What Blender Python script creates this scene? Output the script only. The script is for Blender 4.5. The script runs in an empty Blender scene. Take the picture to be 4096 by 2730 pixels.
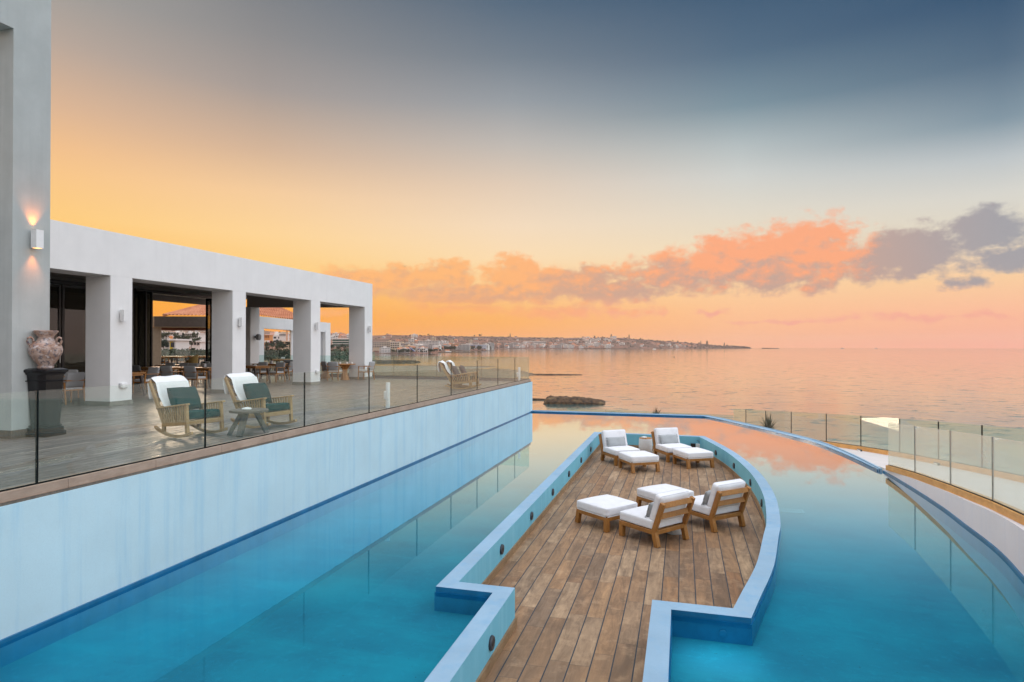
import bpy, bmesh, math, random
from mathutils import Vector, Matrix, noise
R = math.radians
PI = math.pi
rnd = random.Random(7)
S = bpy.context.scene
C = S.collection

# ------------------------------------------------------------------ camera
FP = 2490.0; YAW = R(15.3); PIT = R(0.35); ROL = 0.001; CZ = 1.6
SHP = 20 - FP*math.tan(PIT)
_f0 = Vector((-math.sin(YAW), math.cos(YAW), 0)); _r0 = Vector((math.cos(YAW), math.sin(YAW), 0)); _u0 = Vector((0, 0, 1))
_f = _f0*math.cos(PIT)+_u0*math.sin(PIT); _u = _u0*math.cos(PIT)-_f0*math.sin(PIT)
_r = _r0*math.cos(ROL)+_u*math.sin(ROL); _up = _u*math.cos(ROL)-_r0*math.sin(ROL)
cd = bpy.data.cameras.new('camera'); cam = bpy.data.objects.new('camera', cd); C.objects.link(cam)
cd.sensor_width = 36; cd.lens = FP/4096*36; cd.shift_y = SHP/4096; cd.clip_start = 0.05; cd.clip_end = 30000
cam.matrix_world = Matrix(((_r.x, _up.x, -_f.x, 0), (_r.y, _up.y, -_f.y, 0), (_r.z, _up.z, -_f.z, CZ), (0, 0, 0, 1)))
S.camera = cam

def ray(x, y): return _f+_r*((x-2048)/FP)+_up*(-(y-1365-SHP)/FP)
def far(x, y, d): return Vector((0, 0, CZ))+ray(x, y)*d      # survey point: bearing and distance from the eye
SEA = -17.4

# ------------------------------------------------------------------ sky (dusk, procedural)
def lin(c):
    return tuple(((v/255)/12.92 if v/255 <= 0.04045 else ((v/255+0.055)/1.055)**2.4) for v in c)
W = bpy.data.worlds.new('World'); S.world = W; W.use_nodes = True
nt = W.node_tree; N = nt.nodes; Lk = nt.links
for n in list(N): N.remove(n)
def nd(t, **k):
    n = N.new(t)
    for a, b in k.items(): setattr(n, a, b)
    return n
def mth(op, a, b=None, c=None, clamp=False):
    n = nd('ShaderNodeMath', operation=op, use_clamp=clamp)
    for i, v in enumerate((a, b, c)):
        if v is None: continue
        if isinstance(v, (int, float)): n.inputs[i].default_value = v
        else: Lk.new(v, n.inputs[i])
    return n.outputs[0]
def mixc(f, a, b):
    n = nd('ShaderNodeMix', data_type='RGBA')
    for i, v in ((0, f), (6, a), (7, b)):
        if isinstance(v, (int, float)): n.inputs[i].default_value = v
        elif isinstance(v, tuple): n.inputs[i].default_value = (*v, 1)
        else: Lk.new(v, n.inputs[i])
    return n.outputs[2]
def smooth(v, a, b):
    n = nd('ShaderNodeMapRange', interpolation_type='SMOOTHSTEP')
    Lk.new(v, n.inputs[0]); n.inputs[1].default_value = a; n.inputs[2].default_value = b
    return n.outputs[0]
tc = nd('ShaderNodeTexCoord')
sx = nd('ShaderNodeSeparateXYZ'); Lk.new(tc.outputs['Generated'], sx.inputs[0])
el = mth('MULTIPLY', mth('ARCSINE', sx.outputs[2]), 180/PI)
# bearing: 0 = straight ahead of the pool axis turned 15.3 deg west, positive to the east
az0 = mth('MULTIPLY', mth('ARCTAN2', sx.outputs[0], sx.outputs[1]), 180/PI)
az = mth('ADD', az0, math.degrees(YAW))
az = mth('SUBTRACT', mth('WRAP', az, 200.0, -160.0), 0.0)
elf = mth('DIVIDE', mth('MAXIMUM', el, 0.0), 90.0, clamp=True)
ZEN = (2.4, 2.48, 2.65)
def ramp(stops, top, gain=1.0):
    n = nd('ShaderNodeValToRGB'); cr = n.color_ramp; cr.interpolation = 'LINEAR'
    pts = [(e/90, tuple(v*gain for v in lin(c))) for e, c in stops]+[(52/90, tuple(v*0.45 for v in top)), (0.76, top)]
    while len(cr.elements) < len(pts): cr.elements.new(0.5)
    for e, (p, c) in zip(cr.elements, pts): e.position = p; e.color = (*c, 1)
    Lk.new(elf, n.inputs[0]); return n.outputs[0]
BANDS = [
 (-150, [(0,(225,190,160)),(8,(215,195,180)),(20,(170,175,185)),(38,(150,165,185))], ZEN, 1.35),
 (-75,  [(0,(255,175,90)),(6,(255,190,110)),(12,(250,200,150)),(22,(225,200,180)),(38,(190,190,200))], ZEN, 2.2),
 (-36.2,[(0,(255,150,20)),(3,(255,165,35)),(6,(255,186,72)),(9.5,(255,206,128)),(12.5,(250,200,138)),(14.5,(242,193,142)),(17.3,(220,182,150)),(21.6,(184,167,155)),(25,(162,158,154)),(40,(140,142,146))], ZEN),
 (-21.9,[(0,(255,160,45)),(4,(255,178,75)),(6.5,(255,208,128)),(9.5,(255,214,152)),(13,(246,205,158)),(16.3,(214,182,154)),(21,(166,156,151)),(25,(142,141,142)),(29,(122,127,133)),(40,(105,116,130))], ZEN),
 (0,    [(0,(255,172,100)),(2.5,(255,182,102)),(5,(255,205,140)),(8,(253,222,178)),(11,(245,220,190)),(14.5,(226,205,184)),(18,(192,186,180)),(21.5,(152,158,164)),(25,(118,130,142)),(29,(88,108,128)),(40,(72,96,120))], ZEN),
 (20,   [(0,(255,184,142)),(3,(255,196,148)),(5.5,(252,210,160)),(8.5,(240,222,192)),(11.5,(226,218,202)),(14.5,(208,210,206)),(17,(180,190,192)),(20,(126,148,160)),(24,(88,112,134)),(29,(62,90,118)),(40,(58,86,115))], ZEN),
 (38,   [(0,(254,176,150)),(2.5,(254,190,155)),(5,(250,206,160)),(8,(226,216,196)),(11,(216,214,206)),(13.5,(190,197,200)),(16,(132,152,165)),(20,(88,112,134)),(24.5,(56,86,116)),(40,(58,90,124))], ZEN),
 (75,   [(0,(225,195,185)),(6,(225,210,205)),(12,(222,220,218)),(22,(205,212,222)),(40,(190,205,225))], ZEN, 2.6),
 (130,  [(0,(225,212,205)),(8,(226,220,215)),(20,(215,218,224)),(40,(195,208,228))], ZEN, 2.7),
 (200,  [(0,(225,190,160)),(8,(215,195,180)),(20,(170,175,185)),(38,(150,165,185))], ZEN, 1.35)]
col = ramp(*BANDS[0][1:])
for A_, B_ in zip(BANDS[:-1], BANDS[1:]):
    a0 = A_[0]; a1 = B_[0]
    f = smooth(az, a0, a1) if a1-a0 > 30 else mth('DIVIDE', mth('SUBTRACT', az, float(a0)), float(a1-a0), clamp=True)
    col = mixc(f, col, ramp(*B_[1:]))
# clouds: a low bank over the sea; centres (bearing, elevation), half sizes in degrees
BL = [(25.3,7.9,5.2,2.6,1.0),(22.5,6.6,8.5,1.9,.35),(19.5,7.5,5.5,2.2,.9),(31.8,7.2,6,1.95,.05),(37.3,8.3,3.2,1.7,.0),(39.0,6.4,2.6,.8,.0),
      (15.5,6.5,6.0,1.7,.5),(5.0,6.1,6.0,1.25,.3),(0.5,6.2,3.6,2.0,.95),(-6.0,6.5,3.4,1.4,.7),(-10.5,6.3,3.6,1.2,.6),(-3,4.9,10,1.05,.35),
      (8,5.0,8,1.0,.4),(-14.5,5.5,3.5,1.5,.6),(5,3.1,9,.75,.75,.62),(-5,3.4,6,.6,.7,.62),(26.2,4.9,1.9,.75,.8,.8),(18.5,3.0,1.8,.38,.6,.7),(33,2.2,9,.35,.6,.5),
      (24,2.0,5,.2,.6,.45),(-15,2.9,4,.5,.6,.5),(36,4.9,2,.6,.6,.55)]
ccv = nd('ShaderNodeCombineXYZ'); Lk.new(az, ccv.inputs[0]); Lk.new(el, ccv.inputs[1])
nz = nd('ShaderNodeTexNoise'); nz.inputs['Scale'].default_value = 0.55; nz.inputs['Detail'].default_value = 9; nz.inputs['Roughness'].default_value = .62
mp = nd('ShaderNodeVectorMath', operation='MULTIPLY'); Lk.new(ccv.outputs[0], mp.inputs[0]); mp.inputs[1].default_value = (.95, 1.45, 1); Lk.new(mp.outputs[0], nz.inputs['Vector'])
nfac = mth('SUBTRACT', nz.outputs[0], 0.5)
# billow: warp the bank's outline a little
wp = nd('ShaderNodeTexNoise'); wp.inputs['Scale'].default_value = .5; wp.inputs['Detail'].default_value = 3
Lk.new(ccv.outputs[0], wp.inputs['Vector'])
wv = nd('ShaderNodeVectorMath', operation='SUBTRACT'); Lk.new(wp.outputs[1], wv.inputs[0]); wv.inputs[1].default_value = (.5, .5, .5)
wv2 = nd('ShaderNodeVectorMath', operation='MULTIPLY'); Lk.new(wv.outputs[0], wv2.inputs[0]); wv2.inputs[1].default_value = (4.0, 1.6, 0)
cw = nd('ShaderNodeVectorMath', operation='ADD'); Lk.new(ccv.outputs[0], cw.inputs[0]); Lk.new(wv2.outputs[0], cw.inputs[1])
dens = None; warm = None
for ca, ce, ra, re, wl, *wt in BL:
    s1 = nd('ShaderNodeVectorMath', operation='SUBTRACT'); Lk.new(cw.outputs[0], s1.inputs[0]); s1.inputs[1].default_value = (ca, ce, 0)
    m1 = nd('ShaderNodeVectorMath', operation='MULTIPLY'); Lk.new(s1.outputs[0], m1.inputs[0]); m1.inputs[1].default_value = (1/(ra*1.35), 1/(re*1.42), 0)
    l1 = nd('ShaderNodeVectorMath', operation='LENGTH'); Lk.new(m1.outputs[0], l1.inputs[0])
    d1 = mth('SUBTRACT', 1.0, l1.outputs['Value'], clamp=True)
    if wt: d1 = mth('MULTIPLY', d1, wt[0])
    dens = d1 if dens is None else mth('MAXIMUM', dens, d1)
    w1 = mth('MULTIPLY', d1, float(wl)); warm = w1 if warm is None else mth('MAXIMUM', warm, w1)
dn = mth('ADD', mth('MULTIPLY', dens, 1.15), mth('MULTIPLY', nfac, 1.75))
mask = smooth(dn, 0.10, 0.66)
mask = mth('MULTIPLY', mask, smooth(dens, 0.0, 0.14))
mask = mth('MULTIPLY', mask, .92)
wr = mth('DIVIDE', warm, mth('MAXIMUM', dens, .01))
wr = mth('ADD', wr, mth('MULTIPLY', nfac, 1.1))
# undersides greyer than the sunlit tops: compare noise a little higher up
n2 = nd('ShaderNodeTexNoise'); n2.inputs['Scale'].default_value = 0.55; n2.inputs['Detail'].default_value = 7
of = nd('ShaderNodeVectorMath', operation='ADD'); Lk.new(mp.outputs[0], of.inputs[0]); of.inputs[1].default_value = (-.35, .75, 0); Lk.new(of.outputs[0], n2.inputs['Vector'])
rel = mth('SUBTRACT', nz.outputs[0], n2.outputs[0])
rise = mth('SUBTRACT', el, mth('ADD', mth('MULTIPLY', az, .065), 5.4))
wr = smooth(mth('SUBTRACT', mth('ADD', mth('ADD', mth('MULTIPLY', wr, .8), mth('MULTIPLY', rise, .16)), mth('MULTIPLY', rel, 2.0)), smooth(az, 29.0, 33.0)), -0.1, 1.05)
azr = smooth(az, -8.0, 20.0)
litc = mixc(azr, lin((255, 184, 118)), lin((254, 168, 124)))
grey = mixc(azr, lin((226, 168, 134)), lin((196, 162, 150)))
grey = mixc(smooth(az, 26.0, 40.0), grey, lin((158, 158, 166)))
grey = mixc(smooth(el, 3.0, 4.8), mixc(azr, lin((255, 172, 104)), lin((248, 172, 152))), grey)
cc = mixc(wr, grey, litc)
col = mixc(mask, col, cc)
# below the horizon
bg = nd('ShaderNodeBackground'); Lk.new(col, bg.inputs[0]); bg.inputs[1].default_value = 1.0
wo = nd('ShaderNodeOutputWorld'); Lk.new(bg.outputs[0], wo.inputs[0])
W.cycles.sampling_method = 'MANUAL'; W.cycles.sample_map_resolution = 1024

# the sun has just set behind the building: a weak, broad, warm light from the west
sd = bpy.data.lights.new('sun', 'SUN'); sun = bpy.data.objects.new('sun', sd); C.objects.link(sun)
sd.energy = 1.0; sd.angle = R(14); sd.color = (1, .72, .52)
sun.rotation_euler = Vector((0.72, -0.66, -0.16)).to_track_quat('-Z', 'Y').to_euler()
S.view_settings.view_transform = 'Standard'; S.view_settings.look = 'None'; S.view_settings.exposure = 0; S.view_settings.gamma = 1
S.render.engine = 'CYCLES'
S.cycles.max_bounces = 10; S.cycles.transparent_max_bounces = 24; S.cycles.glossy_bounces = 5; S.cycles.diffuse_bounces = 4
S.cycles.caustics_reflective = False; S.cycles.caustics_refractive = False

# ------------------------------------------------------------------ materials
class MT:
    def __init__(s, name):
        s.m = bpy.data.materials.new(name); s.m.use_nodes = True
        s.t = s.m.node_tree; s.n = s.t.nodes; s.l = s.t.links
        s.p = s.n['Principled BSDF']; s.o = s.n['Material Output']
    def N(s, t, **k):
        n = s.n.new(t)
        for a, b in k.items(): setattr(n, a, b)
        return n
    def M(s, op, a, b=None, clamp=False):
        n = s.N('ShaderNodeMath', operation=op, use_clamp=clamp)
        for i, v in enumerate((a, b)):
            if v is None: continue
            if isinstance(v, (int, float)): n.inputs[i].default_value = v
            else: s.l.new(v, n.inputs[i])
        return n.outputs[0]
    def mix(s, f, a, b, mode='MIX'):
        n = s.N('ShaderNodeMix', data_type='RGBA', blend_type=mode)
        for i, v in ((0, f), (6, a), (7, b)):
            if isinstance(v, (int, float)): n.inputs[i].default_value = v
            elif isinstance(v, tuple): n.inputs[i].default_value = (*v, 1)
            else: s.l.new(v, n.inputs[i])
        return n.outputs[2]
    def coord(s, kind='Object', scale=(1, 1, 1)):
        t = s.N('ShaderNodeTexCoord') if kind != 'World' else s.N('ShaderNodeNewGeometry')
        o = t.outputs['Position'] if kind == 'World' else t.outputs[kind]
        m = s.N('ShaderNodeVectorMath', operation='MULTIPLY'); s.l.new(o, m.inputs[0]); m.inputs[1].default_value = scale
        return m.outputs[0]
    def noise(s, vec, sc, det=4, rough=.5, dist=0):
        n = s.N('ShaderNodeTexNoise'); s.l.new(vec, n.inputs['Vector']); n.inputs['Scale'].default_value = sc
        n.inputs['Detail'].default_value = det; n.inputs['Roughness'].default_value = rough; n.inputs['Distortion'].default_value = dist
        return n.outputs[0]
    def rng(s, v, a, b, c=0.0, d=1.0, sm=False):
        n = s.N('ShaderNodeMapRange', interpolation_type='SMOOTHSTEP' if sm else 'LINEAR'); s.l.new(v, n.inputs[0])
        for i, q in enumerate((a, b, c, d)): n.inputs[i+1].default_value = q
        return n.outputs[0]
    def bump(s, h, st, dist=.02):
        b = s.N('ShaderNodeBump'); b.inputs['Strength'].default_value = st; b.inputs['Distance'].default_value = dist
        s.l.new(h, b.inputs['Height']); s.l.new(b.outputs[0], s.p.inputs['Normal']); return b.outputs[0]
    def base(s, v):
        if isinstance(v, tuple): s.p.inputs['Base Color'].default_value = (*v, 1)
        else: s.l.new(v, s.p.inputs['Base Color'])
    def rough(s, v):
        if isinstance(v, (int, float)): s.p.inputs['Roughness'].default_value = v
        else: s.l.new(v, s.p.inputs['Roughness'])

def plain(name, c, r=.6, var=.12, sc=6, bump=0, metal=0, spec=None, kind='Object'):
    m = MT(name); v = m.coord(kind); n = m.noise(v, sc, 5, .6)
    m.base(m.mix(m.rng(n, .3, .7), tuple(x*(1-var) for x in c), tuple(min(1, x*(1+var)) for x in c))); m.rough(r)
    m.p.inputs['Metallic'].default_value = metal
    if spec is not None: m.p.inputs['Specular IOR Level'].default_value = spec
    if bump: m.bump(m.noise(v, sc*8, 3), bump, .01)
    return m.m
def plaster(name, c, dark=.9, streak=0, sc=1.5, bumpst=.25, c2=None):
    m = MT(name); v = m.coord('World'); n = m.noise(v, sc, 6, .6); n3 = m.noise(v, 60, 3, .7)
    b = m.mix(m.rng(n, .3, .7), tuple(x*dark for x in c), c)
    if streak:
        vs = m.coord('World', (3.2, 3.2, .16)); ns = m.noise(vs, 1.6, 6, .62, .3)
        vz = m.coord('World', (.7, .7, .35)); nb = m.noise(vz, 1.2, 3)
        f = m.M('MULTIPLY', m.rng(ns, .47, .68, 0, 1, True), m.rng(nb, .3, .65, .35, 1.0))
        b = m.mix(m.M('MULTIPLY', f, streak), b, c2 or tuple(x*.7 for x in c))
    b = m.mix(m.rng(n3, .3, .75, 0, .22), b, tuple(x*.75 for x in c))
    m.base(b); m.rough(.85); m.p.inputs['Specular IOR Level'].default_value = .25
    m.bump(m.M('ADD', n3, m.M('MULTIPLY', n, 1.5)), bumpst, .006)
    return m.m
def planks(name, w, l, cols, groove, gw=.006, rough=.45, grain=(40, 3), xoff=0.0, bumpst=.3, wax=.5):
    m = MT(name); g = m.N('ShaderNodeNewGeometry'); sp = m.N('ShaderNodeSeparateXYZ'); m.l.new(g.outputs['Position'], sp.inputs[0])
    X = m.M('DIVIDE', m.M('ADD', sp.outputs[0], xoff), w); colm = m.M('FLOOR', X)
    wn = m.N('ShaderNodeTexWhiteNoise', noise_dimensions='1D'); m.l.new(colm, wn.inputs['W'])
    V = m.M('ADD', m.M('DIVIDE', sp.outputs[1], l), wn.outputs['Value']); row = m.M('FLOOR', V)
    cv = m.N('ShaderNodeCombineXYZ'); m.l.new(colm, cv.inputs[0]); m.l.new(row, cv.inputs[1])
    w2 = m.N('ShaderNodeTexWhiteNoise', noise_dimensions='2D'); m.l.new(cv.outputs[0], w2.inputs['Vector'])
    rp = m.N('ShaderNodeValToRGB'); cr = rp.color_ramp; cr.interpolation = 'LINEAR'
    while len(cr.elements) < len(cols): cr.elements.new(.5)
    for i, (e, c) in enumerate(zip(cr.elements, cols)): e.position = i/(len(cols)-1); e.color = (*c, 1)
    m.l.new(w2.outputs['Value'], rp.inputs[0])
    off = m.N('ShaderNodeVectorMath', operation='ADD'); m.l.new(g.outputs['Position'], off.inputs[0])
    sc3 = m.N('ShaderNodeVectorMath', operation='SCALE'); m.l.new(w2.outputs['Color'], sc3.inputs[0]); sc3.inputs['Scale'].default_value = 9; m.l.new(sc3.outputs[0], off.inputs[1])
    st = m.N('ShaderNodeVectorMath', operation='MULTIPLY'); m.l.new(off.outputs[0], st.inputs[0]); st.inputs[1].default_value = (1, .16, 1)
    gr = m.noise(st.outputs[0], grain[0], 5, .6, 1.2)
    gr2 = m.noise(st.outputs[0], grain[1]*1.6, 5, .6, .8)
    b = m.mix(m.rng(gr, .3, .75, 0, .38), rp.outputs[0], tuple(x*.42 for x in cols[0]))
    b = m.mix(m.rng(gr2, .34, .66, 0, .75), b, tuple(x*.5 for x in cols[-1]))
    n5 = m.noise(off.outputs[0], 6, 6, .7); b = m.mix(m.rng(n5, .5, .72, 0, .55), b, tuple(x*.36 for x in cols[0])); n6 = m.noise(off.outputs[0], 4.3, 5, .65); b = m.mix(m.rng(n6, .54, .74, 0, .30), b, tuple(min(1, x*1.25) for x in cols[3]))
    n4 = m.noise(g.outputs['Position'], .55, 4); b = m.mix(m.rng(n4, .35, .7, 0, .35), b, tuple(x*.55 for x in cols[1]))
    fx = m.M('FRACT', X); fy = m.M('FRACT', V)
    ex = m.M('ABSOLUTE', m.M('SUBTRACT', fx, .5)); ey = m.M('ABSOLUTE', m.M('SUBTRACT', fy, .5))
    gx = m.M('GREATER_THAN', ex, .5-gw/w); gy = m.M('GREATER_THAN', ey, .5-.0022/l)
    b = m.mix(gx, b, groove); b = m.mix(m.M('MULTIPLY', gy, .75), b, tuple(x*.5 for x in groove))
    m.base(b); m.rough(m.rng(gr2, .3, .7, rough-.1, rough+.15)); m.p.inputs['Specular IOR Level'].default_value = wax
    h = m.M('SUBTRACT', m.M('MULTIPLY', gr, .15), m.M('MAXIMUM', gx, gy)); m.bump(h, bumpst, .003)
    return m.m
def wood(name, c1, c2, r=.5, axis=(14, 14, 1.6), spec=.4, kind='Object'):
    m = MT(name); v = m.coord(kind, axis); n = m.noise(v, 2.2, 6, .62, 1.5); n2 = m.noise(m.coord(kind), 4, 3)
    b = m.mix(m.rng(n, .3, .7), c1, c2); b = m.mix(m.rng(n2, .35, .7, 0, .4), b, tuple(x*.6 for x in c1))
    m.base(b); m.rough(r); m.p.inputs['Specular IOR Level'].default_value = spec; m.bump(n, .15, .003); return m.m
def fabric(name, c, var=.08, weave=350, bumpst=.25):
    m = MT(name); v = m.coord('Object'); n = m.noise(v, weave, 2, .6); n2 = m.noise(v, 5, 4, .55); n3 = m.noise(v, 22, 3)
    b = m.mix(m.rng(n2, .3, .7), tuple(x*(1-var) for x in c), c); b = m.mix(m.rng(n, .35, .7, 0, .35), b, tuple(x*.8 for x in c))
    m.base(b); m.rough(.92); m.p.inputs['Specular IOR Level'].default_value = .15
    m.p.inputs['Sheen Weight'].default_value = .15
    m.bump(m.M('ADD', m.M('MULTIPLY', n2, 5.0), m.M('ADD', n, n3)), bumpst, .006); return m.m

WALL = plaster('white_plaster', (.86, .855, .84), .93, .25, 1.5, .25, (.70, .70, .69))
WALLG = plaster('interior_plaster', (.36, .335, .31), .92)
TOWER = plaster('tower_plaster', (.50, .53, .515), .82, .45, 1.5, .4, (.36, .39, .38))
BLUEWALL = plaster('pale_blue_render', (.57, .77, .84), .90, .62, 1.2, .2, (.30, .57, .74))
PARA = plaster('parapet_blue', (.31, .465, .60), .78, .5, 1.0, .3, (.15, .35, .55))
PARAIN = plaster('parapet_inner_blue', (.19, .52, .66), .85, .5, 1.0, .3, (.31, .62, .74))
RAMPW = plaster('ramp_wall_render', (.80, .80, .84), .94, .5, 1.2, .2, (.66, .70, .80))
BAND = plain('waterline_blue', (.006, .13, .28), .35, .25, 4)
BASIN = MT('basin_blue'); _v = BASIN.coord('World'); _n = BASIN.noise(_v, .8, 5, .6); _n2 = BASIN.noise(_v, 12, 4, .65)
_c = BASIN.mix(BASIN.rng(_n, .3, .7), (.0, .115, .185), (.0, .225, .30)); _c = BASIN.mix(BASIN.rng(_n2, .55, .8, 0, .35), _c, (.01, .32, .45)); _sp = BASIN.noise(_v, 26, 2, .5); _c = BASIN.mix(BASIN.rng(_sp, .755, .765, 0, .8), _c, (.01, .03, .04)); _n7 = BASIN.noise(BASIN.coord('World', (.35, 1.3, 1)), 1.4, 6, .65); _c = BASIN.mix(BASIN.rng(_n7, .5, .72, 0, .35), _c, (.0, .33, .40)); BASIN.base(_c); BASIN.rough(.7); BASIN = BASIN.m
DECK = planks('sunken_deck_planks', .2215, 1.2, [(.36, .18, .08), (.48, .28, .14), (.27, .155, .085), (.62, .42, .25), (.20, .13, .085)], (.02, .032, .045), .0068, .5, (34, 5), .05)
TDECK = planks('terrace_planks', .165, 1.2, [(.185, .15, .13), (.26, .215, .185), (.135, .112, .098), (.36, .30, .255)], (.012, .012, .012), .008, .34, (30, 4), 0, .2, .6)
SKIRT = wood('skirting_tile', (.25, .15, .075), (.38, .25, .14), .5, (3, 3, 10), .4, 'World')
CURB = wood('curb_tile', (.38, .27, .20), (.48, .36, .28), .55, (2, 2, 14), .3, 'World')
CURBO = wood('ochre_curb_tile', (.60, .29, .08), (.72, .42, .15), .55, (2, 2, 10), .3, 'World')
PATH = plain('pale_paving', (.66, .60, .58), .6, .06, 2, .1, kind='World')
TEAK = wood('teak', (.30, .125, .028), (.44, .205, .055), .42)
TEAKG = wood('weathered_teak', (.36, .22, .09), (.52, .35, .17), .6)
OAK = wood('oak', (.38, .16, .045), (.52, .25, .08), .4)
DKWOOD = wood('dark_wood', (.06, .045, .04), (.12, .09, .075), .6)
TABLEW = wood('table_grey_wood', (.10, .085, .07), (.19, .16, .13), .6)
WHITEF = fabric('white_canvas', (.83, .83, .85), .10, 350, .5)
PIPE = plain('cushion_piping', (.62, .63, .66), .9, .05)
GREYF = fabric('grey_weave', (.42, .44, .45), .15, 140, .5)
TEALF = fabric('teal_cloth', (.0, .05, .052), .25, 200)
TEALF.node_tree.nodes['Principled BSDF'].inputs['Sheen Weight'].default_value = 0; TEALF.node_tree.nodes['Principled BSDF'].inputs['Specular IOR Level'].default_value = .03
TOWEL = fabric('white_towel', (.82, .83, .82), .06, 120, .5)
SEATF = fabric('dining_grey', (.42, .42, .42), .08)
SEATD = fabric('dining_dark', (.14, .14, .14), .08)
SEATW = fabric('dining_white', (.72, .72, .71), .06)
RATTAN = fabric('rattan_ochre', (.32, .2, .06), .25, 90, .8)
BLACK = plain('black_frame', (.012, .011, .011), .35, .2)
CHAR = plain('charcoal_metal', (.035, .04, .05), .45, .2)
WHITEM = plain('white_metal', (.78, .78, .77), .4, .05)
GRATE = plain('grating_steel', (.12, .38, .46), .6, .1)
GREYM = plain('grey_metal', (.42, .42, .43), .45, .08)
CERAM = plain('white_ceramic', (.80, .82, .80), .3, .06)
CONCW = plain('white_concrete', (.72, .73, .72), .75, .08, 8, .2)
LACQ = MT('black_lacquer'); LACQ.base((.008, .008, .01)); LACQ.rough(.18); LACQ.bump(LACQ.noise(LACQ.coord('Object'), 60, 3), .15, .003); LACQ = LACQ.m
BEAM = plain('brown_beam', (.10, .072, .055), .6, .15)
JOINT = plain('dark_joint', (.006, .009, .009), .7, .1, spec=.05)
def schlick(m, f0, pw, nrm=None, mx=1.0):
    g = m.N('ShaderNodeNewGeometry'); d = m.N('ShaderNodeVectorMath', operation='DOT_PRODUCT')
    m.l.new(g.outputs['Incoming'], d.inputs[0]); m.l.new(nrm if nrm is not None else g.outputs['Normal'], d.inputs[1])
    k = m.M('POWER', m.M('SUBTRACT', 1.0, m.M('ABSOLUTE', d.outputs['Value']), clamp=True), pw)
    return m.M('ADD', m.M('MULTIPLY', k, (1-f0)*mx), f0)
def glassmat(name, tint, ior=1.5, add=0.0, face=(.8, .85, .8), mx=.6):
    m = MT(name); m.n.remove(m.p)
    t = m.N('ShaderNodeBsdfTransparent'); t.inputs[0].default_value = (*tint, 1)
    g = m.N('ShaderNodeBsdfGlossy'); g.inputs['Roughness'].default_value = .0; g.inputs[0].default_value = (1, 1, 1, 1)
    x = m.N('ShaderNodeMixShader'); m.l.new(schlick(m, .03, 5, None, mx), x.inputs[0]); m.l.new(t.outputs[0], x.inputs[1]); m.l.new(g.outputs[0], x.inputs[2])
    out = x.outputs[0]
    if add:   # thin dust film; on ramp panes a pale layer painting in reflected sky
        d = m.N('ShaderNodeBsdfDiffuse'); d.inputs[0].default_value = (*face, 1)
        nn = m.noise(m.coord('World'), 1.1, 4, .6)
        y = m.N('ShaderNodeMixShader'); m.l.new(m.rng(nn, .25, .75, add*.88, add*1.12), y.inputs[0]); m.l.new(out, y.inputs[1]); m.l.new(d.outputs[0], y.inputs[2]); out = y.outputs[0]
    m.l.new(out, m.o.inputs[0]); return m.m
GLASS = glassmat('railing_glass', (.925, .96, .945), 1.5, .02, (.6, .85, .75))
GLASSR = glassmat('ramp_glass', (.92, .955, .93), 1.5, .24, (.92, .92, .86))  # strong pale layer paints in the bright sky these panes reflect
GLASSF = glassmat('outer_glass', (.86, .95, .93), 1.5, .02, mx=.3)
DOORG = glassmat('door_glass', (.5, .52, .5), 1.5, .02)
def watermat(name, ior, tint, bumps, colr, rough=.0):
    m = MT(name); m.n.remove(m.p)
    t = m.N('ShaderNodeBsdfTransparent'); t.inputs[0].default_value = (*tint, 1)
    g = m.N('ShaderNodeBsdfGlossy'); g.inputs['Roughness'].default_value = rough; g.inputs[0].default_value = (*colr, 1)
    h = None
    for sc, st, vec in bumps:
        b = m.N('ShaderNodeBump'); b.inputs['Strength'].default_value = st; b.inputs['Distance'].default_value = .02
        m.l.new(m.noise(m.coord('World', vec), sc, 3, .5, .3), b.inputs['Height'])
        if h is not None: m.l.new(h, b.inputs['Normal'])
        h = b.outputs[0]
    m.l.new(h, g.inputs['Normal'])
    F_ = schlick(m, 0.0, 1.0); F_ = m.M('ADD', m.M('MULTIPLY', m.rng(F_, .50, .95, 0, 1, True), .95), .03)
    m.l.new(m.mix(m.rng(F_, .22, .88), (.08, .66, .95), colr), g.inputs[0])
    x = m.N('ShaderNodeMixShader'); m.l.new(F_, x.inputs[0]); m.l.new(t.outputs[0], x.inputs[1]); m.l.new(g.outputs[0], x.inputs[2])
    m.l.new(x.outputs[0], m.o.inputs[0]); return m.m
POOLW = watermat('pool_water', 1.75, (.72, .95, .99), [(1.3, .018, (1, 1, 1)), (6, .007, (1, 1, 1))], (.93, .98, 1))
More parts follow.
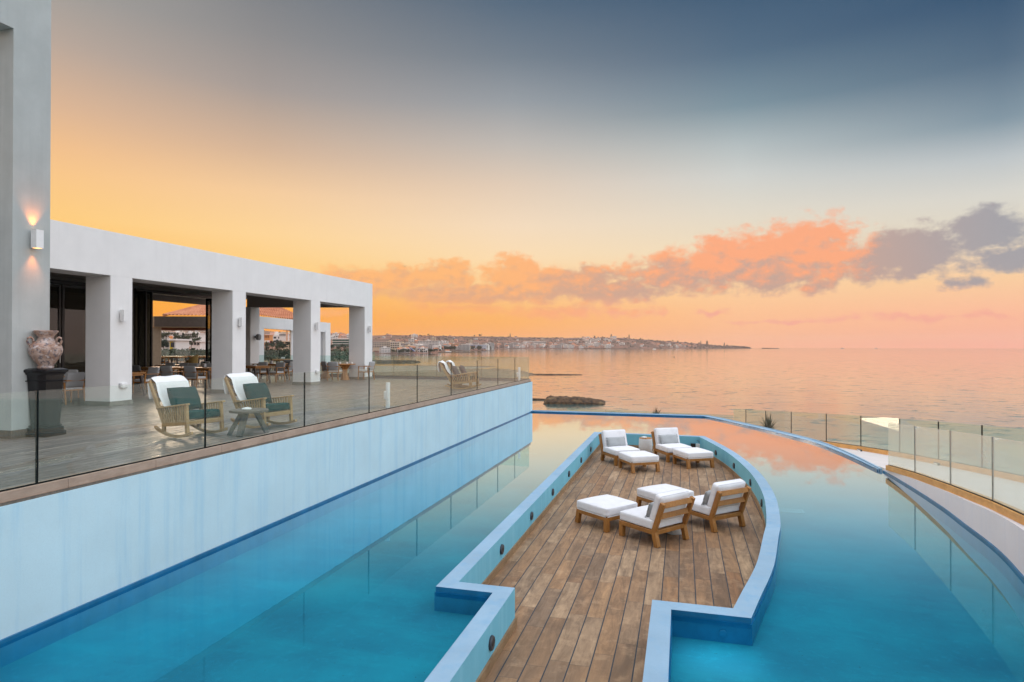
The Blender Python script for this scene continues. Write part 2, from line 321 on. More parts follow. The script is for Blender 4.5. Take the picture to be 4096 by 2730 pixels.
def seamat():
    m = MT('sea_water'); m.n.remove(m.p)
    g = m.N('ShaderNodeNewGeometry')
    n1 = m.noise(m.coord('World', (.035, .03, 0)), 1, 5, .6, .4); n2 = m.noise(m.coord('World', (.13, .16, 0)), 1, 6, .72, .3); n3 = m.noise(m.coord('World', (.006, .02, 0)), 1, 4, .5)
    h = m.M('ADD', m.M('MULTIPLY', n1, 2.4), m.M('MULTIPLY', n2, .9))
    b = m.N('ShaderNodeBump'); b.inputs['Strength'].default_value = .16; b.inputs['Distance'].default_value = .5; m.l.new(h, b.inputs['Height'])
    gl = m.N('ShaderNodeBsdfGlossy'); gl.inputs['Roughness'].default_value = .06; gl.inputs[0].default_value = (1, .97, .95, 1); m.l.new(b.outputs[0], gl.inputs['Normal'])
    df = m.N('ShaderNodeBsdfDiffuse'); m.l.new(m.mix(m.rng(n3, .35, .65), (.015, .11, .13), (.04, .20, .20)), df.inputs[0])
    # wave faces turned to the viewer reflect less: ripples darken in short dashes
    f = schlick(m, .02, 5); f = m.M('POWER', f, .42)
    dash = m.rng(n2, .53, .66, 0, .75, True); dash = m.M('MULTIPLY', dash, m.rng(n1, .42, .6, .25, 1))
    ln = m.N('ShaderNodeVectorMath', operation='LENGTH'); m.l.new(g.outputs['Position'], ln.inputs[0])
    near = m.rng(ln.outputs['Value'], 60, 1500, 1, .30)
    f = m.M('SUBTRACT', f, m.M('MULTIPLY', dash, near), clamp=True)
    x = m.N('ShaderNodeMixShader'); m.l.new(f, x.inputs[0]); m.l.new(df.outputs[0], x.inputs[1]); m.l.new(gl.outputs[0], x.inputs[2]); m.l.new(x.outputs[0], m.o.inputs[0])
    return m.m
SEAM = seamat()
def landmat():
    m = MT('scrub_land'); v = m.coord('World'); a = m.noise(v, .006, 8, .6); b = m.noise(v, .045, 6, .65); c = m.noise(v, .2, 4, .6)
    x = m.mix(m.rng(a, .38, .62, 0, 1, True), (.30, .15, .105), (.15, .10, .075))
    x = m.mix(m.rng(b, .5, .62, 0, .85, True), x, (.085, .06, .045)); x = m.mix(m.rng(c, .55, .7, 0, .5), x, (.07, .06, .045))
    m.base(x); m.rough(.95); m.p.inputs['Specular IOR Level'].default_value = .1; return m.m
LAND = landmat()
def rockmat():
    m = MT('shore_rock'); v = m.coord('World'); a = m.noise(v, 1.0, 8, .7); b = m.noise(v, .3, 4)
    x = m.mix(m.rng(a, .38, .6), (.02, .013, .008), (.12, .065, .03)); x = m.mix(m.rng(b, .54, .68, 0, .7, True), x, (.24, .16, .08))
    m.base(x); m.rough(.9); m.bump(a, .6, .3); return m.m
ROCK = rockmat()
SAND = plain('beach_earth', (.20, .14, .085), .95, .3, .08, 0, kind='World')
LEAF = plain('dark_foliage', (.028, .040, .024), .8, .35, .5)
SCRUB = plain('hill_scrub', (.085, .06, .042), .9, .3, .02, kind='World')
LEAF2 = plain('olive_foliage', (.055, .062, .032), .8, .35, .5)
DRYLEAF = plain('dry_leaf', (.14, .085, .035), .8, .4, 3)
BARK = plain('bark', (.09, .06, .04), .9, .3)
TILE = MT('clay_roof_tile'); _v = TILE.coord('Object'); _n = TILE.noise(_v, 1.5, 5); TILE.base(TILE.mix(TILE.rng(_n, .3, .7), (.42, .14, .06), (.58, .25, .13))); TILE.rough(.8); TILE = TILE.m
H_WHITE = plain('house_white', (.70, .64, .59), .8, .06); H_CREAM = plain('house_cream', (.62, .49, .35), .8, .1)
H_PINK = plain('house_pink', (.62, .38, .29), .8, .1); H_GREY = plain('house_grey', (.46, .41, .38), .8, .1)
H_GREEN = plain('hotel_green', (.12, .27, .20), .8, .1); H_BLUE = plain('shutter_blue', (.05, .16, .38), .6, .1)
H_ORANGE = plain('house_orange', (.62, .27, .09), .8, .1); WIN = plain('window_dark', (.03, .035, .045), .25, .2)
H_YELLOW = plain('banner_yellow', (.60, .42, .04), .8, .1); H_RED = plain('sign_red', (.55, .03, .05), .7, .1); H_SLATE = plain('slate_blue', (.03, .10, .35), .5, .1)

# ------------------------------------------------------------------ helpers
def link(name, me, parent=None):
    o = bpy.data.objects.new(name, me); C.objects.link(o)
    if parent: o.parent = parent
    return o
def tag(o, label=None, cat=None, group=None, kind=None):
    if label: o['label'] = label
    if cat: o['category'] = cat
    if group: o['group'] = group
    if kind: o['kind'] = kind
    return o
def thing(name, label, cat, loc=(0, 0, 0), rot=0.0, group=None):
    o = link(name, None); o.location = loc; o.rotation_euler = (0, 0, rot); o.empty_display_size = .1
    return tag(o, label, cat, group)
def mk(name, bm, mat, parent=None, smooth=False, auto=None):
    me = bpy.data.meshes.new(name); bm.to_mesh(me); bm.free()
    for m in (mat if isinstance(mat, (list, tuple)) else [mat]): me.materials.append(m)
    if smooth:
        for p in me.polygons: p.use_smooth = True
        if auto is not None: me.set_sharp_from_angle(angle=R(auto))
    return link(name, me, parent)
def copy_tree(o, parent=None):
    c = o.copy(); C.objects.link(c)
    if parent: c.parent = parent
    for ch in [x for x in S.objects if x.parent == o]: copy_tree(ch, c)
    return c
def BM(): return bmesh.new()
def box(bm, x0, x1, y0, y1, z0, z1, mi=0, bev=0):
    vs = [bm.verts.new((x, y, z)) for x in (x0, x1) for y in (y0, y1) for z in (z0, z1)]
    fs = []
    for q in ((0, 1, 3, 2), (4, 6, 7, 5), (0, 4, 5, 1), (2, 3, 7, 6), (0, 2, 6, 4), (1, 5, 7, 3)):
        f = bm.faces.new([vs[i] for i in q]); f.material_index = mi; fs.append(f)
    if bev:
        es = list({e for f in fs for e in f.edges})
        bmesh.ops.bevel(bm, geom=es, offset=bev, segments=1 if bev < .006 else 2, affect='EDGES', profile=.6)
    return vs
def beam(bm, a, b, w, h, up=Vector((0, 0, 1)), bev=0, w2=None, h2=None, mi=0):
    a = Vector(a); b = Vector(b); d = (b-a).normalized(); s = d.cross(up)
    if s.length < 1e-4: s = d.cross(Vector((1, 0, 0)))
    s.normalize(); u = s.cross(d).normalized(); w2 = w2 or w; h2 = h2 or h
    vs = []
    for p, ww, hh in ((a, w, h), (b, w2, h2)):
        for i, j in ((-1, -1), (1, -1), (1, 1), (-1, 1)): vs.append(bm.verts.new(p+s*i*ww/2+u*j*hh/2))
    fs = [bm.faces.new([vs[i] for i in q]) for q in ((3, 2, 1, 0), (4, 5, 6, 7), (0, 1, 5, 4), (1, 2, 6, 5), (2, 3, 7, 6), (3, 0, 4, 7))]
    for f in fs: f.material_index = mi
    if bev:
        es = list({e for f in fs for e in f.edges}); bmesh.ops.bevel(bm, geom=es, offset=bev, segments=1, affect='EDGES')
def lathe(bm, prof, seg=32, mi=0, cx=0, cy=0, sq=None, cap=True):
    rings = []
    for r, z in prof:
        rr = []
        for i in range(seg):
            a = 2*PI*i/seg+(PI/seg if seg == 4 else 0)
            rr.append(bm.verts.new((cx+r*math.cos(a), cy+r*math.sin(a), z)))
        rings.append(rr)
    for a, b in zip(rings[:-1], rings[1:]):
        for i in range(seg):
            f = bm.faces.new((a[i], a[(i+1) % seg], b[(i+1) % seg], b[i])); f.material_index = mi
    if cap:
        bm.faces.new(list(reversed(rings[0]))).material_index = mi; bm.faces.new(rings[-1]).material_index = mi
def tube(bm, pts, rad, seg=8, mi=0, close=False):
    rings = []
    n = len(pts)
    for i, p in enumerate(pts):
        p = Vector(p); d = (Vector(pts[min(i+1, n-1)])-Vector(pts[max(i-1, 0)])).normalized()
        s = d.cross(Vector((0, 0, 1)));  s = s if s.length > 1e-3 else d.cross(Vector((1, 0, 0)))
        s.normalize(); u = s.cross(d); r = rad[i] if isinstance(rad, (list, tuple)) else rad
        rings.append([bm.verts.new(p+(s*math.cos(2*PI*k/seg)+u*math.sin(2*PI*k/seg))*r) for k in range(seg)])
    for a, b in zip(rings[:-1], rings[1:]):
        for k in range(seg): bm.faces.new((a[k], a[(k+1) % seg], b[(k+1) % seg], b[k])).material_index = mi
    bm.faces.new(list(reversed(rings[0]))).material_index = mi; bm.faces.new(rings[-1]).material_index = mi
def cushion(bm, size, r, bulge=0.0, n=10, mat=None, wr=0.0, seed=0):
    """soft rounded box centred on the origin; mat = 4x4 placing it"""
    sx, sy, sz = (v/2 for v in size); fv = {}
    def P(x, y, z):
        key = (round(x, 4), round(y, 4), round(z, 4))
        if key in fv: return fv[key]
        p = Vector((x*sx, y*sy, z*sz)); q = Vector((max(-sx+r, min(sx-r, p.x)), max(-sy+r, min(sy-r, p.y)), max(-sz+r, min(sz-r, p.z))))
        d = p-q
        if d.length > 1e-6: p = q+d.normalized()*min(r, max(abs(d.x), abs(d.y), abs(d.z)))
        m = min(sx, sy, sz); ax = (sx, sy, sz).index(m)
        f = [1-(v*v) for i, v in enumerate((x, y, z)) if i != ax]; k = max(0, f[0])*max(0, f[1])
        p[ax] += bulge*k*(1 if (x, y, z)[ax] > 0 else -1)*abs((x, y, z)[ax])
        if wr: p += Vector(noise.noise_vector((p+Vector((seed*3.1, 0, 0)))*7))*wr
        if mat: p = mat @ p
        fv[key] = bm.verts.new(p); return fv[key]
    import itertools
    g = [-1+2*i/n for i in range(n+1)]
    g = [math.copysign(abs(v)**.75, v) for v in g]
    for ax in range(3):
        for s in (-1, 1):
            for i in range(n):
                for j in range(n):
                    c = []
                    for a, b in ((i, j), (i+1, j), (i+1, j+1), (i, j+1)):
                        v = [0, 0, 0]; v[ax] = s; v[(ax+1) % 3] = g[a]; v[(ax+2) % 3] = g[b]; c.append(P(*v))
                    if s < 0: c.reverse()
                    if len(set(c)) > 2:
                        try: bm.faces.new(list(dict.fromkeys(c)))
                        except ValueError: pass
def strip(bm, A, B, mi=0):
    va = [bm.verts.new(p) for p in A]; vb = [bm.verts.new(p) for p in B]
    for i in range(len(A)-1): bm.faces.new((va[i], va[i+1], vb[i+1], vb[i])).material_index = mi
    return va, vb
def sweep_wall(bm, inner, outer, z0, z1, closed=False, mi=0):
    """solid wall between two plan polylines"""
    def zz(z, i): return z[i] if isinstance(z, (list, tuple)) else z
    n = len(inner)
    I0 = [bm.verts.new((x, y, zz(z0, i))) for i, (x, y) in enumerate(inner)]; I1 = [bm.verts.new((x, y, zz(z1, i))) for i, (x, y) in enumerate(inner)]
    O0 = [bm.verts.new((x, y, zz(z0, i))) for i, (x, y) in enumerate(outer)]; O1 = [bm.verts.new((x, y, zz(z1, i))) for i, (x, y) in enumerate(outer)]
    for i in range(n-1):
        for q in ((I0[i], I0[i+1], I1[i+1], I1[i]), (O0[i+1], O0[i], O1[i], O1[i+1]), (I1[i], I1[i+1], O1[i+1], O1[i]), (I0[i+1], I0[i], O0[i], O0[i+1])):
            bm.faces.new(q).material_index = mi
    for k in (0, n-1): bm.faces.new((I0[k], I1[k], O1[k], O0[k]) if k == 0 else (I0[k], O0[k], O1[k], I1[k])).material_index = mi
def offset(poly, d):
    out = []
    n = len(poly)
    for i, p in enumerate(poly):
        p = Vector(p); ts = []
        if i > 0: ts.append((p-Vector(poly[i-1])).normalized())
        if i < n-1: ts.append((Vector(poly[i+1])-p).normalized())
        t = sum(ts, Vector((0, 0))).normalized(); nrm = Vector((-t.y, t.x))
        k = 1.0
        if len(ts) == 2: k = 1/max(.35, nrm.dot(Vector((-ts[0].y, ts[0].x))))
        out.append(tuple(p+nrm*d*k))
    return out
def cat(pts, n=6):
    """Catmull-Rom through plan points"""
    P = [Vector(p) for p in pts]; out = []
    for i in range(len(P)-1):
        p0 = P[max(i-1, 0)]; p1 = P[i]; p2 = P[i+1]; p3 = P[min(i+2, len(P)-1)]
        for k in range(n):
            t = k/n; out.append(tuple(.5*((2*p1)+(p2-p0)*t+(2*p0-5*p1+4*p2-p3)*t*t+(3*p1-p0-3*p2+p3)*t**3)))
    out.append(tuple(P[-1])); return out

# ------------------------------------------------------------------ pool, terrace, ramp (the setting)
def struct(name, bm, mat, smooth=False):
    o = mk(name, bm, mat, None, smooth); o['kind'] = 'structure'; return o
def poly_sheet(pts, z):
    bm = BM(); vs = [bm.verts.new((x, y, z)) for x, y in pts]; f = bm.faces.new(vs)
    f.normal_update()
    if f.normal.z < 0: f.normal_flip()
    bmesh.ops.triangulate(bm, faces=[f]); return bm
RIMO = cat([(1.03, 27.48), (1.75, 26.2), (2.44, 24.81), (3.08, 23.5), (3.62, 22.2), (4.0, 21.2), (4.25, 20.1), (4.45, 18.47), (4.58, 16.6)], 5)
RW = cat([(4.6, 16.55), (4.63, 14.8), (4.60, 13.1), (4.52, 11.95), (4.45, 10.91), (4.36, 10.2), (4.21, 9.41), (3.95, 8.0), (3.6, 6.4), (3.2, 4.5), (2.8, 1.5), (2.6, -3)], 4)
CURV = cat([(.69, 21.12), (1.05, 19.7), (1.37, 18.24), (1.58, 16.81), (1.72, 15.36), (1.76, 14.04), (1.73, 12.84), (1.65, 11.89), (1.54, 10.94), (1.42, 10.28), (1.21, 9.09), (1.06, 8.44), (.9, 7.85), (.71, 7.12)], 4)
CURV = [p for p in CURV[:-1] if p[1] > 7.55]+[CURV[-1]]
PO = [(-2.16, -3), (-2.16, 7.04), (-2.88, 7.04), (-2.88, 21.12)]+CURV+[(-.12, 7.12), (-.12, -3)]
PI_ = offset(PO, -.215); PM = offset(PO, -.1); PSK = offset(PO, -.238)
pool_poly = [(-6.62, -3), (-6.62, 27.4), (1.0, 27.4)]+[p for p in offset(RIMO, -.12)[1:]]+[p for p in RW[1:]]+[p for p in reversed(PM)]
struct('pool_water', poly_sheet(pool_poly, -1.37), POOLW)
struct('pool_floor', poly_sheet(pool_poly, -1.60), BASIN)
struct('sunken_deck', poly_sheet([(-2.85, -3), (-2.85, 21.1), (.65, 21.1)]+offset(CURV, -.1)+[(-.2, 7.2), (-.2, -3)], -1.77), DECK)
struct('terrace_floor', poly_sheet([(-6.7, -3), (-6.7, 27.42), (-24, 28.9), (-37.6, 30.1), (-37.6, -3)], 0), TDECK)
bm = BM(); pp = [(-45, -3), (-45, 31), (-24, 29.4), (-6.6, 28.2), (2.0, 28.5), (3.1, 26.9), (4.7, 23.8), (5.4, 22.1), (6.25, 18.4), (6.75, 14.8), (6.9, 11), (6.6, 7), (5.9, 2), (5.5, -3)]
A = [bm.verts.new((x, y, -2.75)) for x, y in pp]; B = [bm.verts.new((x, y, -18)) for x, y in pp]
bm.faces.new(list(reversed(A))); [bm.faces.new((A[i], A[(i+1) % len(A)], B[(i+1) % len(A)], B[i])) for i in range(len(A))]
bmesh.ops.recalc_face_normals(bm, faces=bm.faces); struct('podium_ground', bm, CONCW)

# parapet round the sunken deck
par = thing('deck_parapet', 'low blue rendered parapet curving round the sunken wooden deck', 'parapet')
bm = BM(); n = len(PO)
sweep_wall(bm, PI_, PO, -1.80, -1.31); bmesh.ops.recalc_face_normals(bm, faces=bm.faces)
bm.faces.ensure_lookup_table()
for k in range(n-1):
    bm.faces[4*k].material_index = 1; bm.faces[4*k+1].material_index = 2
mk('parapet_wall', bm, [PARA, PARAIN, BAND], par)
bm = BM(); sweep_wall(bm, PSK, offset(PO, -.213), -1.80, -1.665); bmesh.ops.recalc_face_normals(bm, faces=bm.faces); mk('skirting', bm, SKIRT, par)
bm = BM(); sweep_wall(bm, offset(PO, .012), offset(PO, -.01), -1.62, -1.375); bmesh.ops.recalc_face_normals(bm, faces=bm.faces); mk('waterline_band', bm, BAND, par)

# rim of the pool
rim = thing('pool_wall', 'blue rim along the far edge and right curve of the pool', 'pool edge')
RF = [(-6.56, 27.48)]+RIMO
bm = BM(); ro = offset(RF, .0); sweep_wall(bm, offset(RF, -.05), RF, -2.2, -1.30)
bmesh.ops.recalc_face_normals(bm, faces=bm.faces); mk('outer_lip', bm, PARA, rim)
def taper(poly, d0, d1, frm):
    A_ = offset(poly, d0); B_ = offset(poly, d1); out = []
    for i, (a, b) in enumerate(zip(A_, B_)):
        k_ = max(0, min(1, (frm-poly[i][1])/(frm-poly[-1][1]))) if poly[i][0] > 3 else 0
        out.append((a[0]*(1-k_)+b[0]*k_, a[1]*(1-k_)+b[1]*k_))
    return out
bm = BM(); sweep_wall(bm, taper(RF, -.30, -.10, 22), offset(RF, -.07), -2.2, -1.315); bmesh.ops.recalc_face_normals(bm, faces=bm.faces)
bm.faces.ensure_lookup_table()
for k in range(len(RF)-1): bm.faces[4*k].material_index = 1
mk('coping', bm, [PARA, BAND], rim)
bm = BM(); sweep_wall(bm, taper(RF, -.312, -.11, 22), taper(RF, -.29, -.09, 22), -1.62, -1.345); bmesh.ops.recalc_face_normals(bm, faces=bm.faces); mk('waterline_band', bm, BAND, rim)

# terrace retaining wall with its tiled curb
tw = thing('terrace_wall', 'long pale blue streaked retaining wall along the left side of the pool', 'wall')
bm = BM(); box(bm, -7.1, -6.56, -3, 27.5, -2.7, -.015); mk('wall_face', bm, BLUEWALL, tw)
bm = BM(); box(bm, -6.56, -6.53, -3, 27.47, -1.62, -1.335); mk('waterline_band', bm, BAND, tw)
k = 0; y = -3.0
while y < 27.3:
    y2 = min(y+1.2, 27.36)
    bm = BM(); box(bm, -6.775, -6.605, y+.0015, y2-.0015, .012, .12, bev=.004); mk('curb_tile', bm, CURB, tw); y = y2
bm = BM(); box(bm, -6.78, -6.590, -3, 27.38, -.0145, .012); mk('curb_shade_strip', bm, TABLEW, tw)  # dark strip standing in for the shadow gap under the curb
# far curb
bm = BM(); beam(bm, (-6.78, 27.46, .058), (-37.5, 30.12, .058), .14, .124); mk('far_curb', bm, plain('grey_curb', (.22, .22, .22), .6, .1), tw)

def pane(a, b, za, zb, h, mat, parent, g=.012, th=.017):
    a = Vector(a); b = Vector(b); d = (b-a).normalized(); L = (b-a).length; s = Vector((-d.y, d.x))*th/2
    a2 = a+d*g; b2 = b-d*g; z1 = za+(zb-za)*g/L; z2 = zb-(zb-za)*g/L
    bm = BM(); q = []
    for p, z in ((a2, z1), (b2, z2)):
        for sg in (-1, 1):
            for hh in (0, h): q.append(bm.verts.new((p.x+s.x*sg, p.y+s.y*sg, z+hh)))
    for f in ((0, 1, 3, 2), (4, 6, 7, 5), (0, 4, 5, 1), (2, 3, 7, 6), (0, 2, 6, 4), (1, 5, 7, 3)): bm.faces.new([q[i] for i in f])
    bmesh.ops.recalc_face_normals(bm, faces=bm.faces); return mk('glass_panel', bm, mat, parent)
def joint(p, z, h, parent, w=.020):
    bm = BM(); box(bm, p[0]-w*.45, p[0]+w*.45, p[1]-w/2, p[1]+w/2, z, z+h); return mk('panel_joint', bm, JOINT, parent)
def railing(name, label, pts, zs, h, mat, skip=(), jw=.02, endj=True):
    t = thing(name, label, 'railing')
    for i in range(len(pts)-1):
        pane(pts[i], pts[i+1], zs[i], zs[i+1], h, mat, t)
        bm = BM(); beam(bm, (*pts[i], zs[i]+.006), (*pts[i+1], zs[i+1]+.006), .03, .014); mk('base_channel', bm, JOINT, t)
    for i in range(1 if not endj else 0, len(pts)-1):
        if i: joint(pts[i], zs[i], h, t, jw)
    return t
ys = [-2.2, .23, 2.66, 5.085, 7.517, 9.97, 12.40, 14.98, 17.45, 19.89, 22.33, 24.78, 27.26]
railing('glass_railing', 'greenish frameless glass railing along the terrace edge above the blue wall', [(-6.655, v) for v in ys], [.12]*13, .995, GLASS)
fr = [(-6.66+(-16.3*i/7)-.0, 27.30+1.48*i/7) for i in range(0, 8)]
railing('glass_railing', 'glass railing across the far end of the terrace facing the bay', fr, [.12]*8, .985, GLASSF, jw=.012)

# ramp on the seaward side
def zin(y): return min(.1, -1.16-(y-16.28)*.0765) if y > 2 else -.07
rwt = thing('ramp_wall', 'whitish blue curved wall rising beside the pool under an ochre curb', 'wall')
RWL = [p for p in RW]; bm = BM()
sweep_wall(bm, RWL, offset(RWL, .24), -2.7, [zin(y)-.115 for x, y in RWL]); bmesh.ops.recalc_face_normals(bm, faces=bm.faces); mk('wall_face', bm, RAMPW, rwt)
bm = BM(); sweep_wall(bm, offset(RWL, -.03), offset(RWL, .01), -1.62, -1.335); bmesh.ops.recalc_face_normals(bm, faces=bm.faces); mk('waterline_band', bm, BAND, rwt)
IR = [(4.62, 16.28), (4.71, 14.85), (4.68, 12.97), (4.59, 11.16), (4.41, 9.60), (4.05, 7.8), (3.6, 5.8)]
ia = offset(IR, -.06); ib = offset(IR, .12)
for i in range(len(IR)-1):
    for j in range(2):
        t0, t1 = j/2, (j+1)/2-.002
        q = []
        for L_ in (ia, ib):
            for t in (t0, t1):
                x = L_[i][0]*(1-t)+L_[i+1][0]*t; yy = L_[i][1]*(1-t)+L_[i+1][1]*t
                zt = zin(IR[i][1])*(1-t)+zin(IR[i+1][1])*t; q.append((x, yy, zt))
        bm = BM(); va = [bm.verts.new(v) for v in q]; vb = [bm.verts.new((v[0], v[1], v[2]-.112)) for v in q]
        for f in ((va[0], va[1], va[3], va[2]), (vb[0], vb[2], vb[3], vb[1]), (va[0], vb[0], vb[1], va[1]), (va[2], va[3], vb[3], vb[2]), (va[0], va[2], vb[2], vb[0]), (va[1], vb[1], vb[3], va[3])): bm.faces.new(f)
        bmesh.ops.recalc_face_normals(bm, faces=bm.faces); mk('curb_tile', bm, CURBO, rwt)
railing('glass_railing', 'milky glass railing on the ochre curb of the ramp nearest the pool on the right', IR, [zin(p[1]) for p in IR], .98, GLASSR)
OR = [(2.15, 28.7, -2.10), (2.6, 28.1, -2.05), (3.25, 27.0, -1.98), (3.97, 25.5, -1.85), (4.85, 23.9, -1.73), (5.51, 22.18, -1.60), (6.05, 20.3, -1.46), (6.38, 18.43, -1.32), (6.65, 16.68, -1.19), (6.85, 14.8, -1.05), (6.95, 12.9, -.91), (6.98, 11, -.77), (6.9, 9, -.62), (6.7, 7, -.47)]
railing('glass_railing', 'clear glass railing on the seaward side of the ramp in front of the waves', [(a, b) for a, b, c in OR], [c for a, b, c in OR], .98, GLASSF, jw=.026)
orw = thing('ramp_kerb', 'ochre tiled kerb carrying the seaward glass railing', 'kerb')
bm = BM(); o2 = [(a, b) for a, b, c in OR]; zz = [c for a, b, c in OR]; sweep_wall(bm, offset(o2, -.07), offset(o2, .07), [z-.5 for z in zz], zz); bmesh.ops.recalc_face_normals(bm, faces=bm.faces); mk('kerb_face', bm, CURBO, orw)
INN = [(1.0, 27.75), (1.5, 27.0), (2.0, 26.1), (2.5, 25.0), (3.3, 23.4), (3.85, 22.0), (4.3, 20.4), (4.55, 18.5), (4.72, 16.6), (4.85, 14.8), (4.83, 12.9), (4.75, 11), (4.45, 9), (4.1, 7)]
bm = BM(); strip(bm, [(x, y, o[2]-.125) for (x, y), o in zip(INN, OR)], [(o[0]-.02, o[1], o[2]-.125) for o in OR]); bmesh.ops.recalc_face_normals(bm, faces=bm.faces); struct('ramp_path', bm, PATH)
br = [(2.15, 28.7), (.3, 29.0), (-1.6, 29.3), (-3.5, 29.6), (-5.4, 29.9)]
railing('glass_railing', 'faint glass railing below and behind the far pool rim', br, [-2.4]*5, 1.0, GLASSF, jw=.01)
for (x, y, nm) in ((5.50, 22.10, 'left'), (6.37, 18.46, 'right')):
    i = 5 if nm == 'left' else 7
    d = Vector((OR[i+1][0]-OR[i][0], OR[i+1][1]-OR[i][1])).normalized()
    t = thing('kerb_light', 'small dark hooded light on the ochre kerb left of the milky glass' if nm == 'left' else 'small hooded light on the ochre kerb seen through the milky glass', 'light', (x-.09, y-.25, OR[i][2]-.075), math.atan2(d.y, d.x), 'hooded lights on the seaward kerb')
    bm = BM(); box(bm, -.11, .11, -.045, .0, -.03, .035, bev=.006); mk('housing', bm, CHAR, t)
    bm = BM(); box(bm, -.085, .085, -.052, -.046, -.022, .012); mk('lens', bm, CERAM, t)

# ------------------------------------------------------------------ arcade building
ar = thing('arcade_building', 'long white flat-roofed arcade with square columns along the terrace', 'building')
bm = BM(); box(bm, -15.47, -14.63, 2, 27.58, 3.46, 4.63, bev=.008); mk('beam_front', bm, WALL, ar)
cols = [(8.45, 9.13), (13.11, 13.79), (17.76, 18.42), (22.35, 23.03), (26.82, 27.58)]
for a, b in cols:
    bm = BM(); box(bm, -15.468, -14.632, a, b, .0, 3.462); c = mk('column', bm, WALL, ar)
    bm = BM(); box(bm, -15.49, -14.61, a-.022, b+.022, 0, .115, bev=.003); mk('skirting', bm, TEAKG if 0 else plain('grey_skirting', (.24, .225, .19), .6, .1), c)
# far end beam and corner pier
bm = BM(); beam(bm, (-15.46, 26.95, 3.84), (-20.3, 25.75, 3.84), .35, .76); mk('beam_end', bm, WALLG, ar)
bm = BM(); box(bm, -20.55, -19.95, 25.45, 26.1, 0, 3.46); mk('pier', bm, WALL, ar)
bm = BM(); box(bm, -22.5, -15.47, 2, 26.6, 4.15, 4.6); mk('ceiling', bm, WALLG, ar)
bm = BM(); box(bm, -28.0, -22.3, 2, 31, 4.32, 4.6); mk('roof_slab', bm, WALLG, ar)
# inner glazed wall at X=-22.5
bm = BM()
box(bm, -22.6, -22.4, 2, 26.6, 4.03, 4.3); box(bm, -22.6, -22.4, 26.1, 27.4, 0, 4.03); box(bm, -22.6, -22.4, 19.25, 21.2, 0, 4.03)
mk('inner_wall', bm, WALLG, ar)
bm = BM(); box(bm, -22.68, -22.3, 21.2, 26.1, 3.9, 4.03); box(bm, -22.68, -22.3, 12.0, 19.25, 3.88, 4.03); mk('door_head', bm, BLACK, ar)
def leaf(y0, y1, x=-22.5, z1=3.9, lab=None):
    f = BM()
    for q in ((x-.03, x+.03, y0, y0+.09, .02, z1), (x-.03, x+.03, y1-.09, y1, .02, z1), (x-.03, x+.03, y0+.09, y1-.09, .02, .12), (x-.03, x+.03, y0+.09, y1-.09, z1-.1, z1)): box(f, *q)
    d = mk('folding_door', f, BLACK, ar)
    g = BM(); box(g, x-.006, x+.006, y0+.09, y1-.09, .12, z1-.1); mk('door_glass', g, DOORG, d)
    hnd = BM(); box(hnd, x+.03, x+.06, y1-.06, y1-.03, .95, 1.2); mk('door_handle', hnd, WHITEM, d)
def leafx(x0, x1, y, z1=3.9):
    f = BM()
    for q in ((x0, x0+.09, y-.03, y+.03, .02, z1), (x1-.09, x1, y-.03, y+.03, .02, z1), (x0+.09, x1-.09, y-.03, y+.03, .02, .12), (x0+.09, x1-.09, y-.03, y+.03, z1-.1, z1)): box(f, *q)
    d = mk('folding_door', f, BLACK, ar)
    g = BM(); box(g, x0+.09, x1-.09, y-.006, y+.006, .12, z1-.1); mk('door_glass', g, DOORG, d)
leafx(-22.5, -21.8, 21.25); leafx(-22.5, -21.75, 21.5); leafx(-22.5, -21.8, 25.75); leafx(-22.5, -21.75, 25.95); leafx(-22.5, -21.8, 25.45)
leaf(18.1, 19.25); leaf(16.9, 18.05); leaf(15.7, 16.85)
# back of the room: open bays to the west
bm = BM(); box(bm, -27.4, -27.0, 2, 31, 4.02, 4.32); mk('beam_rear', bm, BEAM, ar)
bm = BM(); box(bm, -27.4, -26.8, 23.9, 26.4, 0, 4.02); box(bm, -27.4, -26.8, 13.0, 23.9, 0, 4.02); mk('rear_wall', bm, plain('tan_plaster', (.34, .26, .18), .85, .1), ar)
bm = BM(); box(bm, -27.4, -27.1, 2, 13, 0, 4.02); box(bm, -27.4, -22.5, 1.8, 2, 0, 4.4); box(bm, -22.5, -14.63, 1.8, 2, 0, 4.5); mk('end_wall', bm, WALL, ar)
for (x, y) in ((-17.6, 19.0), (-17.6, 23.9)):
    bm = BM(); box(bm, x-.12, x+.12, y-.07, y+.07, 3.93, 4.15); mk('ceiling_spot', bm, WHITEM, ar)
# tower on the left
tb = thing('tower_block', 'tall plastered wall with deep opening at the left edge of the photo', 'building')
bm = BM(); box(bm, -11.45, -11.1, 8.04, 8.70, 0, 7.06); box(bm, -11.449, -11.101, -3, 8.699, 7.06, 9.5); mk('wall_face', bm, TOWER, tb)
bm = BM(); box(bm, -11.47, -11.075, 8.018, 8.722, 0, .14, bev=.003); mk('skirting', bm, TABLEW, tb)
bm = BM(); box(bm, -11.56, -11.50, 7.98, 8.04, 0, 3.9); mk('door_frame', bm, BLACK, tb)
bm = BM(); box(bm, -14.6, -11.46, 8.3, 8.69, 7.3, 9.49); mk('rear_slab', bm, TOWER, tb)

